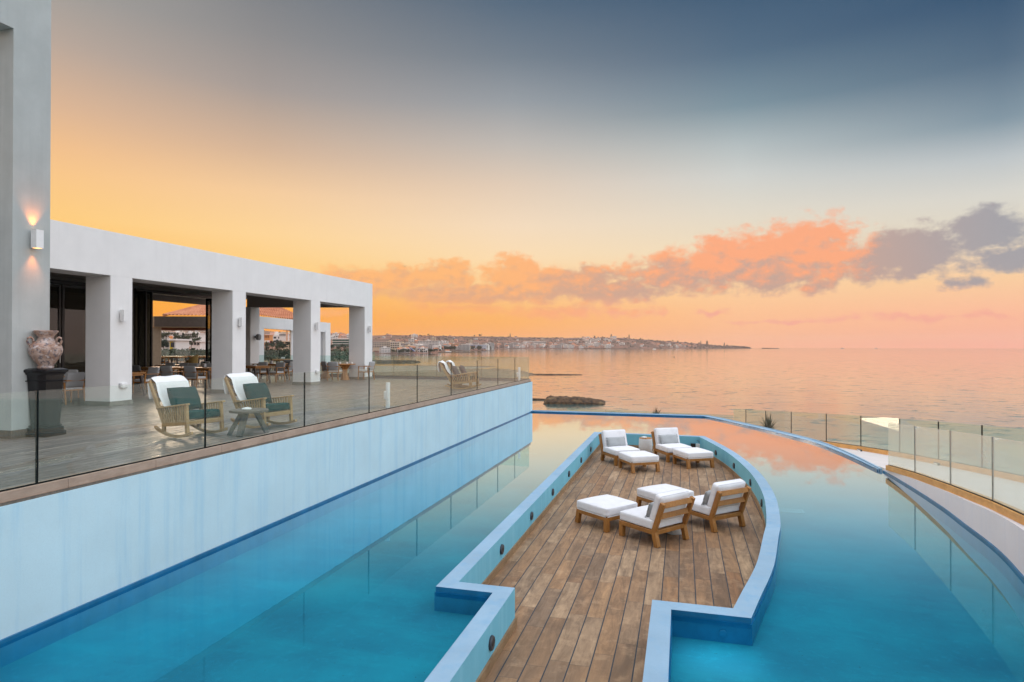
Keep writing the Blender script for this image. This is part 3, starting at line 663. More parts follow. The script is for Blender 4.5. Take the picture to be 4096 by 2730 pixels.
# west pergola seen through the room, kiosk and tiled roof
pg = thing('west_pergola', 'brown beamed pergola beyond the open room', 'pergola')
Lp = [far(650, 1320, 42)]
def span(bm, p0, p1, d0, d1, y_t0, y_b0, y_t1, y_b1, th=.3, mi=0):
    """wall-like beam between two bearings, with its true height and thickness"""
    a = far(p0, y_t0, d0); b = far(p0, y_b0, d0); c = far(p1, y_t1, d1); e = far(p1, y_b1, d1)
    d = Vector((c.x-a.x, c.y-a.y, 0)).normalized(); s = Vector((-d.y, d.x, 0))*th
    q = [bm.verts.new(v) for v in (a, b, e, c)]; w = [bm.verts.new(v+s) for v in ((a, b, e, c))]
    for f in ((q[0], q[1], q[2], q[3]), (w[3], w[2], w[1], w[0]), (q[0], q[3], w[3], w[0]), (q[1], w[1], w[2], q[2]), (q[0], w[0], w[1], q[1]), (q[3], q[2], w[2], w[3])):
        bm.faces.new(f).material_index = mi
bm = BM(); span(bm, 617, 830, 36, 38, 1266, 1308, 1267, 1309, .35); mk('beam', bm, BEAM, pg)
bm = BM(); span(bm, 560, 641, 36.0, 36.4, 1309, 1462, 1309, 1462, .5); mk('post', bm, plain('tan_post', (.40, .31, .22), .8, .1), pg)
bm = BM(); span(bm, 641, 830, 40, 41, 1311, 1322, 1312, 1323, .3); mk('rear_beam', bm, plain('red_brown_beam', (.20, .075, .04), .7, .1), pg)
bm = BM(); a = far(617, 1309, 36); b = far(830, 1310, 38); c = far(830, 1312, 41); d = far(641, 1311, 40)
bm.faces.new([bm.verts.new(v) for v in (a, b, c, d)]); r_ = bmesh.ops.extrude_face_region(bm, geom=list(bm.faces)); [setattr(v.co, 'z', v.co.z+.08) for v in r_['geom'] if isinstance(v, bmesh.types.BMVert)]; bmesh.ops.recalc_face_normals(bm, faces=bm.faces); mk('canopy', bm, TEAKG, pg)
kw = thing('white_kiosk', 'white rendered kiosk with rectangular opening beyond the arcade', 'kiosk')
bm = BM(); span(bm, 1035, 1420-112, 36, 38.6, 1266, 1313, 1291, 1330, .5); mk('lintel', bm, WALL, kw)
bm = BM(); span(bm, 1035, 1056, 36, 36.2, 1313, 1462, 1313, 1462, .5); mk('pier', bm, WALL, kw)
bm = BM(); span(bm, 1165, 1322, 37.2, 38.8, 1300, 1324, 1292, 1322, .52); span(bm, 1302, 1322, 38.5, 38.8, 1322, 1462, 1322, 1462, .6); span(bm, 1165, 1283, 37.4, 38.3, 1322, 1450, 1322, 1450, .3); mk('side_wall', bm, WALL, kw)
bm = BM(); span(bm, 1283, 1302, 38.6, 38.8, 1325, 1450, 1325, 1450, .1); mk('door', bm, GREYM, kw)
def tiled_roof(label, p0, p1, d, yr0, yr1, ye0, ye1, rows, ncol, dback):
    """sloping clay roof: eaves line near, ridge line farther; rows of barrel tiles"""
    t = thing('tiled_roof', label, 'roof'); bm = BM()
    E0 = far(p0, ye0, d); E1 = far(p1, ye1, d); R0 = far(yr0[0], yr0[1], d+dback); R1 = far(yr1[0], yr1[1], d+dback)
    m = ncol*6; grid = []
    for j in range(rows*3+1):
        v = j/(rows*3); stepz = (j % 3)*.035
        row = []
        for i in range(m+1):
            u = i/m; p = (E0.lerp(E1, u)).lerp(R0.lerp(R1, u), v)
            row.append(bm.verts.new(p+Vector((0, 0, .07*abs(math.sin(PI*u*ncol))-stepz+.05))))
        grid.append(row)
    for j in range(rows*3):
        for i in range(m): bm.faces.new((grid[j][i], grid[j][i+1], grid[j+1][i+1], grid[j+1][i]))
    bmesh.ops.recalc_face_normals(bm, faces=bm.faces); mk('tiles', bm, TILE, t)
    bm = BM(); tube(bm, [tuple(R0+Vector((0, 0, .05))), tuple(R1+Vector((0, 0, .05)))], .13, 8); tube(bm, [tuple(E0+Vector((0, 0, .05))), tuple(R0+Vector((0, 0, .05)))], .11, 8); mk('ridge_tiles', bm, TILE, t)
    return t
tiled_roof('clay tiled roof slope above the brown pergola beam', 655, 900, 46, (840, 1215), (905, 1195), 1264, 1268, 9, 16, 7)
tiled_roof('larger clay tiled roof slope above the white kiosk', 1000, 1250, 44, (1000, 1205), (1122, 1232), 1262, 1290, 12, 26, 8)
bm = BM(); span(bm, 1110, 1320, 52.1, 48, 1229.5, 1233, 1283, 1287, .3)
railw = [tuple(far(p, 1400, d).xy) for p, d in ((560, 37.0), (700, 38.5), (825, 40.0), (960, 41.2), (1118, 42.4), (1199, 42.6), (1360, 43.2), (1500, 44))]
bm.free()
def zr(d, y): return 1.6-(y-1384.5)*d/FP
railing('glass_railing', 'amber tinted glass railing behind the dining tables and the room', railw, [zr(37, 1400)-.95, zr(38.5, 1400)-.95, zr(40, 1400)-.95, zr(41, 1401)-.95, zr(42.4, 1402)-.95, zr(42.6, 1404)-.95, zr(43.2, 1406)-.95, zr(44, 1407)-.95], .95, GLASSF, jw=.03)
bm = BM(); wl = offset(railw, -.1); sweep_wall(bm, wl, offset(railw, .1), -.6, .42); bmesh.ops.recalc_face_normals(bm, faces=bm.faces)
rk = thing('garden_wall', 'low wall carrying the amber tinted railing behind the tables', 'wall'); mk('wall_face', bm, CURB, rk)

# ------------------------------------------------------------------ lamps and fittings on the walls
def wall_lamp(x, y, z0, z1, label, lit=False, w=.13):
    t = thing('wall_lamp', label, 'lamp', (x, y, (z0+z1)/2), 0, 'up-down wall lamps on the columns'); h = (z1-z0)/2
    bm = BM(); box(bm, 0, .05, -.03, .03, -.07, .07); mk('bracket', bm, GREYM, t)
    bm = BM(); box(bm, .05, .05+w, -w/2, w/2, -h, h); bm.faces.ensure_lookup_table()
    mk('housing', bm, WHITEM, t)
    if lit:
        for sgn in (1, -1):
            e = BM(); box(e, .065, .035+w, -w/2+.015, w/2-.015, sgn*(h+.001)-.002, sgn*(h+.001)+.002)
            lm = bpy.data.materials.get('lamp_lens')
            if not lm:
                lm = bpy.data.materials.new('lamp_lens'); lm.use_nodes = True; p = lm.node_tree.nodes['Principled BSDF']
                p.inputs['Emission Color'].default_value = (1, .45, .12, 1); p.inputs['Emission Strength'].default_value = 3
            mk('lens', e, lm, t)
            ld = bpy.data.lights.new('lamp_light', 'SPOT'); lo = bpy.data.objects.new('lamp_light', ld); C.objects.link(lo); lo.parent = t
            ld.energy = 30; ld.color = (1, .27, .045); ld.spot_size = R(75); ld.spot_blend = 1; ld.shadow_soft_size = .03
            lo.location = (.075, 0, sgn*(h+.02)); lo.rotation_euler = (0 if sgn < 0 else PI, R(-6)*1, 0)
    return t
wall_lamp(-11.1, 8.38, 3.32, 3.64, 'lit wall lamp glowing orange up and down on the tall left tower', True)
for (ya, lab) in ((13.42, 'unlit white wall lamp on the first column right of the black pedestal'), (18.06, 'unlit white wall lamp on the second column behind the rocking chairs'), (22.66, 'unlit white wall lamp on the third column, before the kiosk'), (27.15, 'unlit white wall lamp on the last column at the open corner of the arcade')):
    wall_lamp(-14.63, ya, 2.26, 2.565, lab)
for (ya, lab) in ((13.5, 'white rounded socket box low on the first column'), (22.78, 'white rounded socket box low on the third column')):
    t = thing('socket_box', lab, 'socket', (-14.63, ya, .52), 0, 'socket boxes on the columns')
    bm = BM(); cushion(bm, (.08, .2, .16), .035, 0, 6, Matrix.Translation((.045, 0, 0))); mk('cover', bm, WHITEM, t, True)
    bm = BM(); box(bm, 0, .03, -.13, -.09, -.05, .06); mk('hinge', bm, GREYM, t)
t = thing('loudspeaker', 'small rounded grey loudspeaker bracketed on the cream pier', 'speaker', (-19.93, 25.75, 2.02), 0)
bm = BM(); cushion(bm, (.2, .26, .3), .09, 0, 8, Matrix.Translation((.2, 0, 0))); mk('cabinet', bm, plain('speaker_grey', (.25, .25, .25), .5, .1), t, True)
bm = BM(); box(bm, .0, .12, -.03, .03, -.05, .05); mk('bracket', bm, CHAR, t)
def bollard(x, y, h, label):
    t = thing('bollard_lamp', label, 'lamp', (x, y, 0), 0, 'white bollard lamps by the terrace railing')
    bm = BM(); lathe(bm, [(.055, 0), (.055, h-.015), (.05, h)], 24); mk('post', bm, WHITEM, t, True, 40)
    bm = BM(); cushion(bm, (.07, .06, .22), .025, 0, 6, Matrix.Translation((-.07, -.02, h*.5))); mk('socket', bm, WHITEM, t, True)
    bm = BM(); lathe(bm, [(.07, 0), (.07, .012)], 24); mk('base', bm, GREYM, t)
bollard(-7.3, 14.6, .66, 'white bollard lamp standing inside the railing halfway along the terrace')
bollard(-7.0, 26.8, .66, 'white bollard lamp at the far corner of the terrace')
# round wall lights in the parapet, every one recessed in the blue face
def disc_light(x, y, z, nx, ny, label, r=.075):
    t = thing('recessed_light', label, 'light', (x, y, z), math.atan2(ny, nx), 'round dark lights set in the blue parapet')
    bm = BM(); lathe(bm, [(r*1.0, -.005), (r*1.02, .018), (r*.9, .03)], 28); bmesh.ops.rotate(bm, verts=bm.verts, cent=(0, 0, 0), matrix=Matrix.Rotation(R(90), 3, 'Y')); mk('bezel', bm, CHAR, t, True, 35)
    bm = BM(); box(bm, .0305, .034, -r*.55, r*.55, -.012, .012); mk('slot', bm, BLACK, t)
for k, (yy, lab) in enumerate(((18.69, 'farthest round light on the left parapet, beside the back-left lounge chair'), (16.84, 'second farthest round light on the left parapet'), (14.95, 'round light midway along the left parapet'), (13.0, 'round light on the left parapet left of the empty ottoman pair'), (11.07, 'second nearest round light on the long left parapet'), (9.13, 'round light on the long left parapet just before its corner step'))):
    disc_light(-2.665, yy, -1.50, 1, 0, lab)
disc_light(-1.945, 6.27, -1.52, 1, 0, 'largest and nearest round light, on the narrow left parapet')
disc_light(-1.11, 20.905, -1.5, 0, -1, 'round light on the back parapet between the two far lounge chairs')
def on_curve(y):
    L_ = offset(CURV, -.215)
    for a, b in zip(L_[:-1], L_[1:]):
        if a[1] >= y >= b[1]:
            t = (a[1]-y)/(a[1]-b[1]); d = (Vector(b)-Vector(a)).normalized(); return a[0]+(b[0]-a[0])*t, d
for yy, lab in ((19.17, 'round light on the curved parapet right behind the far right ottoman'), (17.23, 'second farthest round light on the right curve'), (15.22, 'third round light on the right curve'), (13.28, 'nearest round light on the right curve, beside the near right chair')):
    x, d = on_curve(yy); disc_light(x, yy, -1.52, d.y, -d.x, lab)
# small electric boxes in the back right corner of the deck
t = thing('socket_box', 'black and white socket pair in the back right corner of the deck', 'socket', (.42, 20.9, -1.6), 0)
bm = BM(); box(bm, -.16, -.02, -.06, 0, -.07, .07, bev=.008); mk('black_box', bm, BLACK, t)
bm = BM(); box(bm, .0, .12, -.075, 0, -.06, .07, bev=.01); mk('white_box', bm, CERAM, t)
bm = BM(); tube(bm, [(.1, -.02, .07), (.1, -.02, .15), (.02, -.02, .17)], .008, 6); mk('cable', bm, BLACK, t)
# underwater lamp in the near right bay of the pool
t = thing('pool_lamp', 'lit underwater lamp glowing turquoise in the near right bay of the pool', 'lamp', (.42, 7.1, -1.50), 0)
bm = BM(); lathe(bm, [(.04, 0), (.04, .01), (.035, .012)], 24); bmesh.ops.rotate(bm, verts=bm.verts, cent=(0, 0, 0), matrix=Matrix.Rotation(R(90), 3, 'X')); mk('bezel', bm, BAND, t, True, 40)
ld = bpy.data.lights.new('lamp_light', 'AREA'); ld.shape = 'ELLIPSE'; ld.size = .8; ld.size_y = .55; lo = bpy.data.objects.new('lamp_light', ld); C.objects.link(lo); lo.parent = t
ld.energy = 1.7; ld.color = (.35, .92, 1); lo.location = (-.04, -.42, .118)
for (x, y, lab) in ((-4.45, 18.0, 'faint pale grating on the pool floor in the left channel'), (1.98, 13.1, 'faint pale grating on the pool floor right of the deck')):
    t = thing('floor_grating', lab, 'grating', (x, y, -1.598), 0, 'pale gratings on the pool floor')
    bm = BM(); box(bm, -.28, .28, -.14, -.11, 0, .01); box(bm, -.28, .28, .11, .14, 0, .01); box(bm, -.28, -.25, -.11, .11, 0, .01); box(bm, .25, .28, -.11, .11, 0, .01); mk('frame', bm, GRATE, t)
    bm = BM(); [box(bm, -.24+i*.04, -.22+i*.04, -.11, .11, 0, .008) for i in range(12)]; mk('bars', bm, GRATE, t)

# ------------------------------------------------------------------ lounge chairs and ottomans on the sunken deck
DZ = -1.77
def legbox(bm, x, y, z1, w, fx=0, fy=0):
    beam(bm, (x+fx, y+fy, 0), (x, y, z1), w, w, Vector((1, 0, 0)), bev=.005)
def piping(hx, hy, r, mat4):
    bm = BM(); n_ = 6; pts = []
    for cx_, cy_, a0 in ((hx-r, hy-r, 0), (-hx+r, hy-r, 90), (-hx+r, -hy+r, 180), (hx-r, -hy+r, 270)):
        pts += [mat4 @ Vector((cx_+r*math.cos(R(a0+90*k/n_)), cy_+r*math.sin(R(a0+90*k/n_)), 0)) for k in range(n_+1)]
    pts.append(pts[0].copy()); tube(bm, [tuple(p) for p in pts], .0055, 6); return bm
def make_lounge(label):
    t = thing('lounge_chair', label, 'lounge chair', (0, 0, DZ), 0, 'low teak lounge chairs on the sunken deck')
    L, Wd = .84, .82   # origin at the centre of the footprint; +x = where the sitter looks
    for x, y, fx in ((.38, .37, 0), (.38, -.37, 0), (-.36, .37, -.07), (-.36, -.37, -.07)):
        bm = BM(); legbox(bm, x, y, .265, .085, fx); mk('leg', bm, TEAK, t)
    bm = BM()
    for s in (-1, 1): beam(bm, (-.40, s*.385, .235), (.42, s*.385, .235), .05, .07, bev=.004)
    for x in (-.385, .40): beam(bm, (x, -.36, .235), (x, .36, .235), .05, .07, bev=.004)
    for k in range(6): beam(bm, (-.3+k*.13, -.37, .225), (-.3+k*.13, .37, .225), .07, .02)
    mk('seat_frame', bm, TEAK, t)
    for s in (-1, 1):
        bm = BM(); beam(bm, (-.36, s*.385, .23), (-.56, s*.385, .76), .06, .085, Vector((1, 0, 0)), bev=.005); mk('back_post', bm, TEAK, t)
    for zc, xc in ((.715, -.545), (.52, -.47)):
        bm = BM(); beam(bm, (xc, -.36, zc), (xc, .36, zc), .045, .09, Vector((.25, 0, 1)), bev=.004); mk('back_rail', bm, TEAK, t)
    bm = BM(); cushion(bm, (.80, .80, .17), .045, .018, 12, Matrix.Translation((.035, 0, .355)), .004, 1); sc_ = mk('seat_cushion', bm, WHITEF, t, True)
    mk('piping', piping(.392, .392, .04, Matrix.Translation((.035, 0, .414))), PIPE, sc_, True); mk('piping', piping(.394, .394, .04, Matrix.Translation((.035, 0, .296))), PIPE, sc_, True)
    bm = BM(); cushion(bm, (.16, .76, .50), .05, .02, 12, Matrix.Translation((-.375, 0, .64)) @ Matrix.Rotation(R(-18), 4, 'Y'), .005, 2); sc_ = mk('back_cushion', bm, WHITEF, t, True)
    for s_ in (-.052, .052): mk('piping', piping(.245, .372, .045, Matrix.Translation((-.375, 0, .64)) @ Matrix.Rotation(R(-18), 4, 'Y') @ Matrix.Translation((s_, 0, 0)) @ Matrix.Rotation(R(90), 4, 'Y')), PIPE, sc_, True)
    return t
def make_ottoman(label):
    t = thing('ottoman', label, 'ottoman', (0, 0, DZ), 0, 'square cushioned ottomans in front of the lounge chairs')
    for x, y in ((.365, .365), (.365, -.365), (-.365, .365), (-.365, -.365)):
        bm = BM(); legbox(bm, x, y, .265, .085, .05 if x > 0 else 0); mk('leg', bm, TEAK, t)
    bm = BM()
    for s in (-1, 1):
        beam(bm, (-.36, s*.385, .235), (.36, s*.385, .235), .05, .07, bev=.004); beam(bm, (s*.385, -.36, .235), (s*.385, .36, .235), .05, .07, bev=.004)
    mk('frame', bm, TEAK, t)
    bm = BM(); cushion(bm, (.83, .83, .17), .045, .02, 12, Matrix.Translation((0, 0, .357)), .004, 5); sc_ = mk('cushion', bm, WHITEF, t, True)
    mk('piping', piping(.407, .407, .04, Matrix.Translation((0, 0, .416))), PIPE, sc_, True)
    bm = BM()
    for s in (-1, 1):
        beam(bm, (-.38, s*.405, .276), (.38, s*.405, .276), .012, .012); beam(bm, (s*.405, -.38, .276), (s*.405, .38, .276), .012, .012)
    mk('piping', bm, WHITEM, t)
    return t
def place(o, x, y, ang, label=None, z=None):
    o.location = (x, y, o.location.z if z is None else z); o.rotation_euler = (0, 0, ang)
    if label: o['label'] = label
    return o
LA = [('nearest lounge chair, seen from behind in the middle of the deck', (-.67, .54), (-.44, 10.7), (.10, 11.3)),
      ('lounge chair seen from behind near the right curve of the parapet', (-.70, .70), (.53, 11.82), (1.12, 12.42)),
      ('white cushioned lounge chair at the back left, beside the left parapet', (.57, -.82), None, (-2.27, 18.40)),
      ('white cushioned lounge chair at the back right, near the corner sockets', (.49, -.87), None, (-.80, 19.35))]
lc0 = make_lounge(LA[0][0]); ot0 = make_ottoman('x')
def pillow(size, loc, rotm, mat, label, cat_, group, seed, fringe=False):
    t = thing('scatter_pillow', label, cat_, loc, 0, group); t.matrix_world = rotm
    bm = BM(); sx_, sy_, sz_ = size; n = 12; vt = {}
    for side in (-1, 1):
        for i in range(n+1):
            for j in range(n+1):
                u = -1+2*i/n; v = -1+2*j/n; e = (1-u**4)*(1-v**4)
                pin = 1-.07*(u*u*v*v)
                x = side*sx_/2*max(0, e)**.55; p = Vector((x, u*sy_/2*(1-.06*(1-v*v)*0-.05*(v*v)*0)*pin, v*sz_/2*(1-.10*(1-u*u)*.5)*pin))
                p += Vector(noise.noise_vector(p*9+Vector((seed, 0, 0))))*.008
                key = (i, j) if i in (0, n) or j in (0, n) else (i, j, side)
                if key not in vt: vt[key] = bm.verts.new(p)
    for side in (-1, 1):
        g = lambda i, j: vt.get((i, j, side)) or vt[(i, j)]
        for i in range(n):
            for j in range(n):
                q = [g(i, j), g(i+1, j), g(i+1, j+1), g(i, j+1)]
                if side < 0: q.reverse()
                bm.faces.new(q)
    mk('pillow_body', bm, mat, t, True)
    if fringe:
        for s in (-1, 1):
            bm = BM()
            pts = [(.0+.006*math.sin(k*1.3), s*sy_/2*(.985+.02*math.sin(k*2.1)), -sz_*.49+sz_*.98*k/14) for k in range(15)]
            tube(bm, pts, .009, 6)
            mk('fringe', bm, mat, t, True)
    return t
spots = []
for k, (lab, h, rl, rr) in enumerate(LA):
    h = Vector(h).normalized(); s = Vector((-h.y, h.x))
    if k < 2: rear = (Vector(rl)+Vector(rr))/2; c = rear+h*.43
    else:
        rear_right = Vector(rr); c = rear_right+h*.42+s*.37   # rear right foot seen nearest
    spots.append((c, h))
    ch = lc0 if k == 0 else copy_tree(lc0)
    place(ch, c.x, c.y, math.atan2(h.y, h.x), lab)
    if k >= 2: pass
    M_ = Matrix.Translation((c.x, c.y, DZ)) @ Matrix.Rotation(math.atan2(h.y, h.x), 4, 'Z')
    labs = ['grey fringed pillow in the nearest lounge chair, seen edge-on', 'grey fringed pillow in the chair by the right curve, seen edge-on', 'long grey fringed pillow on the back left lounge chair', 'long grey fringed pillow on the back right lounge chair']
    pillow((.13, .60, .30), (0, 0, 0), M_ @ Matrix.Translation((-.20, (.06, .1, -.04, -.03)[k], .57)) @ Matrix.Rotation(R(-20), 4, 'Y'), GREYF, labs[k], 'pillow', 'grey scatter pillows on the lounge chairs', k*3.3, True)
OT = [((-1.38, 11.87), (-.67, .54), 'ottoman at the left of the near group, closest to the left parapet'),
      ((-.34, 13.16), (-.72, .70), 'ottoman behind the nearest chair, partly hidden by its back'),
      ((-1.155, 17.33), (.51, -.86), 'ottoman in front of the back left lounge chair'),
      ((.285, 18.33), (.49, -.87), 'ottoman in front of the back right lounge chair')]
for k, ((x, y), h, lab) in enumerate(OT):
    o = ot0 if k == 0 else copy_tree(ot0)
    place(o, x, y, math.atan2(h[1], h[0]), lab)
def drum_table(x, y, label, ash=True):
    t = thing('drum_table', label, 'side table', (x, y, DZ), 0, 'white drum side tables on the deck')
    bm = BM(); lathe(bm, [(.19, 0), (.205, .02), (.215, .2), (.205, .42), (.20, .435)], 36); mk('body', bm, CONCW, t, True, 40)
    bm = BM(); lathe(bm, [(.195, .4355), (.195, .452), (.19, .455)], 36); mk('tabletop', bm, OAK, t)
def ashtray(x, y, z, label):
    t = thing('ashtray', label, 'ashtray', (x, y, z), 0, 'white lidded ashtrays on the tables')
    bm = BM(); lathe(bm, [(.03, 0), (.075, .006), (.085, .022), (.078, .038), (.05, .044)], 28, cap=True); mk('bowl', bm, CERAM, t, True)
    bm = BM(); lathe(bm, [(.045, .0445), (.03, .052), (.008, .054)], 28); mk('lid', bm, WHITEM, t, True)
drum_table(-1.13, 20.25, 'white drum table with wooden top between the two back lounge chairs'); ashtray(-1.17, 20.2, DZ+.455, 'white ashtray on the drum table at the back of the deck')
drum_table(-.14, 11.70, 'white drum table mostly hidden behind the nearest lounge chair')

# ------------------------------------------------------------------ rocking chairs on the terrace
def make_rocker(label):
    t = thing('rocking_chair', label, 'rocking chair', (0, 0, 0), 0, 'weathered teak rocking chairs on the terrace')
    W2 = .33
    for s in (-1, 1):
        bm = BM(); pts = [(-.56+1.06*k/14, s*W2, .028+.105*((k-7.6)/7)**2) for k in range(15)]
        for a, b in zip(pts[:-1], pts[1:]): beam(bm, a, b, .045, .045)
        mk('rocker', bm, TEAKG, t)
        bm = BM(); beam(bm, (.37, s*W2, .06), (.33, s*W2, .585), .055, .06, Vector((1, 0, 0)), bev=.005); mk('front_post', bm, TEAKG, t)
        bm = BM(); beam(bm, (-.30, s*W2, .055), (-.30, s*W2, .22), .05, .07, Vector((1, 0, 0)), bev=.004); mk('rear_post', bm, TEAKG, t)
        bm = BM(); beam(bm, (-.27, s*W2*.98, .19), (-.75, s*W2*.98, .965), .05, .085, Vector((1, 0, 0)), bev=.006, w2=.045, h2=.06); mk('back_post', bm, TEAKG, t)
        bm = BM(); beam(bm, (-.47, s*W2*1.03, .49), (.40, s*W2*1.03, .60), .075, .028, bev=.006); mk('armrest', bm, TEAKG, t)
        bm = BM(); beam(bm, (-.30, s*W2, .205), (.36, s*W2, .275), .04, .07, bev=.004)
        for k in range(11):
            u = k/10; x0 = -.30+.60*u; x1 = -.42+.70*u; beam(bm, (x0, s*W2, .23+.06*u), (x1, s*W2, .50+.09*u), .018, .03, Vector((1, 0, 0)))
        mk('side_slats', bm, TEAKG, t)
    bm = BM(); beam(bm, (.36, -W2+.03, .275), (.36, W2-.03, .275), .035, .075, bev=.004); beam(bm, (-.28, -W2+.03, .21), (-.28, W2-.03, .21), .035, .06)
    for k in range(6): beam(bm, (-.2+k*.1, -W2, .235+.012*k), (-.2+k*.1, W2, .235+.012*k), .06, .02)
    mk('seat_frame', bm, TEAKG, t)
    bm = BM()
    for k in range(5): u = .2+k*.185; beam(bm, (-.27-.48*u, -W2+.02, .19+.775*u), (-.27-.48*u, W2-.02, .19+.775*u), .02, .07, Vector((-.4, 0, 1)))
    mk('back_slats', bm, TEAKG, t)
    bm = BM(); cushion(bm, (.64, .60, .14), .035, .012, 10, Matrix.Translation((.055, 0, .375)) @ Matrix.Rotation(R(-5), 4, 'Y'), .004, 3); mk('seat_cushion', bm, TEALF, t, True)
    # white quilted back pad that folds over the head rail and hangs behind
    bm = BM(); n = 9; pts = []
    d = Vector((-.48, 0, .775)).normalized(); nrm = Vector((.775, 0, .48)).normalized(); b0 = Vector((-.30, 0, .26))
    path = [b0+d*(.73*k/8)+nrm*(.095+.02*math.sin(k*.9)) for k in range(9)]
    top = b0+d*.79
    path += [top+d*.085+nrm*.04, top+d*.105-nrm*.035, top+d*.04-nrm*.115, top-d*.06-nrm*.15-Vector((.01, 0, .02)), top-d*.14-nrm*.15-Vector((.03, 0, .06)), top-d*.18-nrm*.12-Vector((.05, 0, .08))]
    for side in (0, 1):
        pass
    th = .05; rows = []
    for k, p in enumerate(path):
        q = path[min(k+1, len(path)-1)]-path[max(k-1, 0)]; q.normalize(); nn = Vector((q.z, 0, -q.x)); e = .35 if k in (0, len(path)-1) else 1
        row = []
        for j in range(13):
            v = -1+2*j/12; w = (1-abs(v)**6)**.5; yy = v*.31; wob = noise.noise(Vector((k*.5, v*2, 3)))*.016
            row.append((p+nn*(th*.5*w*e+wob)+Vector((0, yy, 0)), p-nn*(th*.5*w*e-wob)+Vector((0, yy, 0))))
        rows.append(row)
    fr_ = [[bm.verts.new(c[0]) for c in r] for r in rows]; bk = [[bm.verts.new(c[1]) for c in r] for r in rows]
    K = len(rows)
    for i in range(K-1):
        for j in range(12):
            bm.faces.new((fr_[i][j], fr_[i][j+1], fr_[i+1][j+1], fr_[i+1][j])); bm.faces.new((bk[i][j+1], bk[i][j], bk[i+1][j], bk[i+1][j+1]))
        bm.faces.new((fr_[i][0], fr_[i+1][0], bk[i+1][0], bk[i][0])); bm.faces.new((fr_[i+1][12], fr_[i][12], bk[i][12], bk[i+1][12]))
    for r in (0, K-1):
        for j in range(12): bm.faces.new((fr_[r][j+1], fr_[r][j], bk[r][j], bk[r][j+1]) if r == 0 else (fr_[r][j], fr_[r][j+1], bk[r][j+1], bk[r][j]))
    bmesh.ops.recalc_face_normals(bm, faces=bm.faces); mk('back_pad', bm, TOWEL, t, True)
    return t
RK = [(-8.44, 9.22, R(-14), 'nearest rocking chair, at the left behind the glass railing'), (-7.98, 10.62, R(-12), 'rocking chair right of the round wooden table'),
      (-7.98, 21.95, R(14), 'front one of the two rocking chairs at the far end of the terrace'), (-7.98, 22.75, R(14), 'rear one of the two rocking chairs at the far end of the terrace')]
rk0 = make_rocker('x')
for k, (x, y, a, lab) in enumerate(RK):
    o = rk0 if k == 0 else copy_tree(rk0); place(o, x, y, a, lab, 0)
    M_ = Matrix.Translation((x, y, 0)) @ Matrix.Rotation(a, 4, 'Z')
    pillow((.18, .58, .48), (0, 0, 0), M_ @ Matrix.Translation((-.19, -.02, .65)) @ Matrix.Rotation(R(-28), 4, 'Y'), TEALF if k < 2 else plain('dark_pillow%d' % k, (.05, .055, .06), .9),
           ['dark teal pillow on the nearest rocking chair', 'dark teal pillow on the rocking chair right of the table', 'dark grey pillow on the front far rocking chair', 'dark grey pillow on the rear far rocking chair'][k], 'pillow', 'square pillows on the rocking chairs', 11+k)
t = thing('round_side_table', 'round weathered wooden table with splayed legs between the near rocking chairs', 'side table', (-7.55, 9.60, 0), 0)
bm = BM(); lathe(bm, [(.31, .405), (.33, .41), (.33, .445), (.32, .45)], 40); mk('tabletop', bm, TABLEW, t)
for a in (R(215), R(280), R(60)):
    bm = BM(); beam(bm, (.33*math.cos(a), .33*math.sin(a), 0), (.12*math.cos(a), .12*math.sin(a), .405), .10, .075, Vector((math.cos(a), math.sin(a), 0)), bev=.006); mk('leg', bm, TABLEW, t)
ashtray(-7.52, 9.50, .45, 'white ashtray on the round wooden table')

# ------------------------------------------------------------------ amphora on its pedestal
PX, PY, PA = -10.93, 8.50, R(8)
t = thing('pedestal', 'glossy black square pedestal tapering downward, under the clay amphora', 'pedestal', (-10.93, 8.50, 0), PA)
K_ = .98/1.16*1.34/1.20
prof = [(.305, 0), (.305, .06), (.27, .07), (.27, .13), (.235, .15), (.235, .17), (.225, .18)]
bm = BM(); lathe(bm, [(r*.98, z) for r, z in [(.31, 0), (.31, .075), (.275, .085), (.275, .15), (.225, .165), (.245, .175), (.245, .19), (.215, .2)]], 4); mk('base', bm, LACQ, t)
bm = BM(); lathe(bm, [(.212, .198), (.255, .965)], 4); mk('shaft', bm, LACQ, t)
bm = BM(); lathe(bm, [(.29, .966), (.295, .98), (.26, .99), (.265, 1.08), (.28, 1.085), (.30, 1.12), (.33, 1.13), (.335, 1.165), (.31, 1.18), (.24, 1.20)], 4); mk('capital', bm, LACQ, t)
AMPH = MT('aged_clay'); _v = AMPH.coord('Object'); _s = AMPH.coord('Object', (3, 3, 40)); a1 = AMPH.noise(_v, 7, 6, .65); a2 = AMPH.noise(_s, 4, 5, .6); a3 = AMPH.noise(_v, 16, 5, .7)
_x = AMPH.mix(AMPH.rng(a1, .35, .62), (.30, .17, .11), (.55, .42, .36)); _x = AMPH.mix(AMPH.rng(a2, .5, .7, 0, .8), _x, (.13, .085, .07)); _x = AMPH.mix(AMPH.rng(a3, .52, .62, 0, .85), _x, (.07, .075, .11)); a4 = AMPH.noise(_v, 11, 5, .7); _x = AMPH.mix(AMPH.rng(a4, .55, .66, 0, .8), _x, (.62, .60, .60)); AMPH.base(_x); AMPH.rough(.85); AMPH.bump(AMPH.M('ADD', a2, a3), .5, .01); AMPH = AMPH.m
t = thing('amphora', 'big-bellied clay amphora with three ring handles standing on the black pedestal', 'amphora', (-10.93, 8.50, 1.20), R(20))
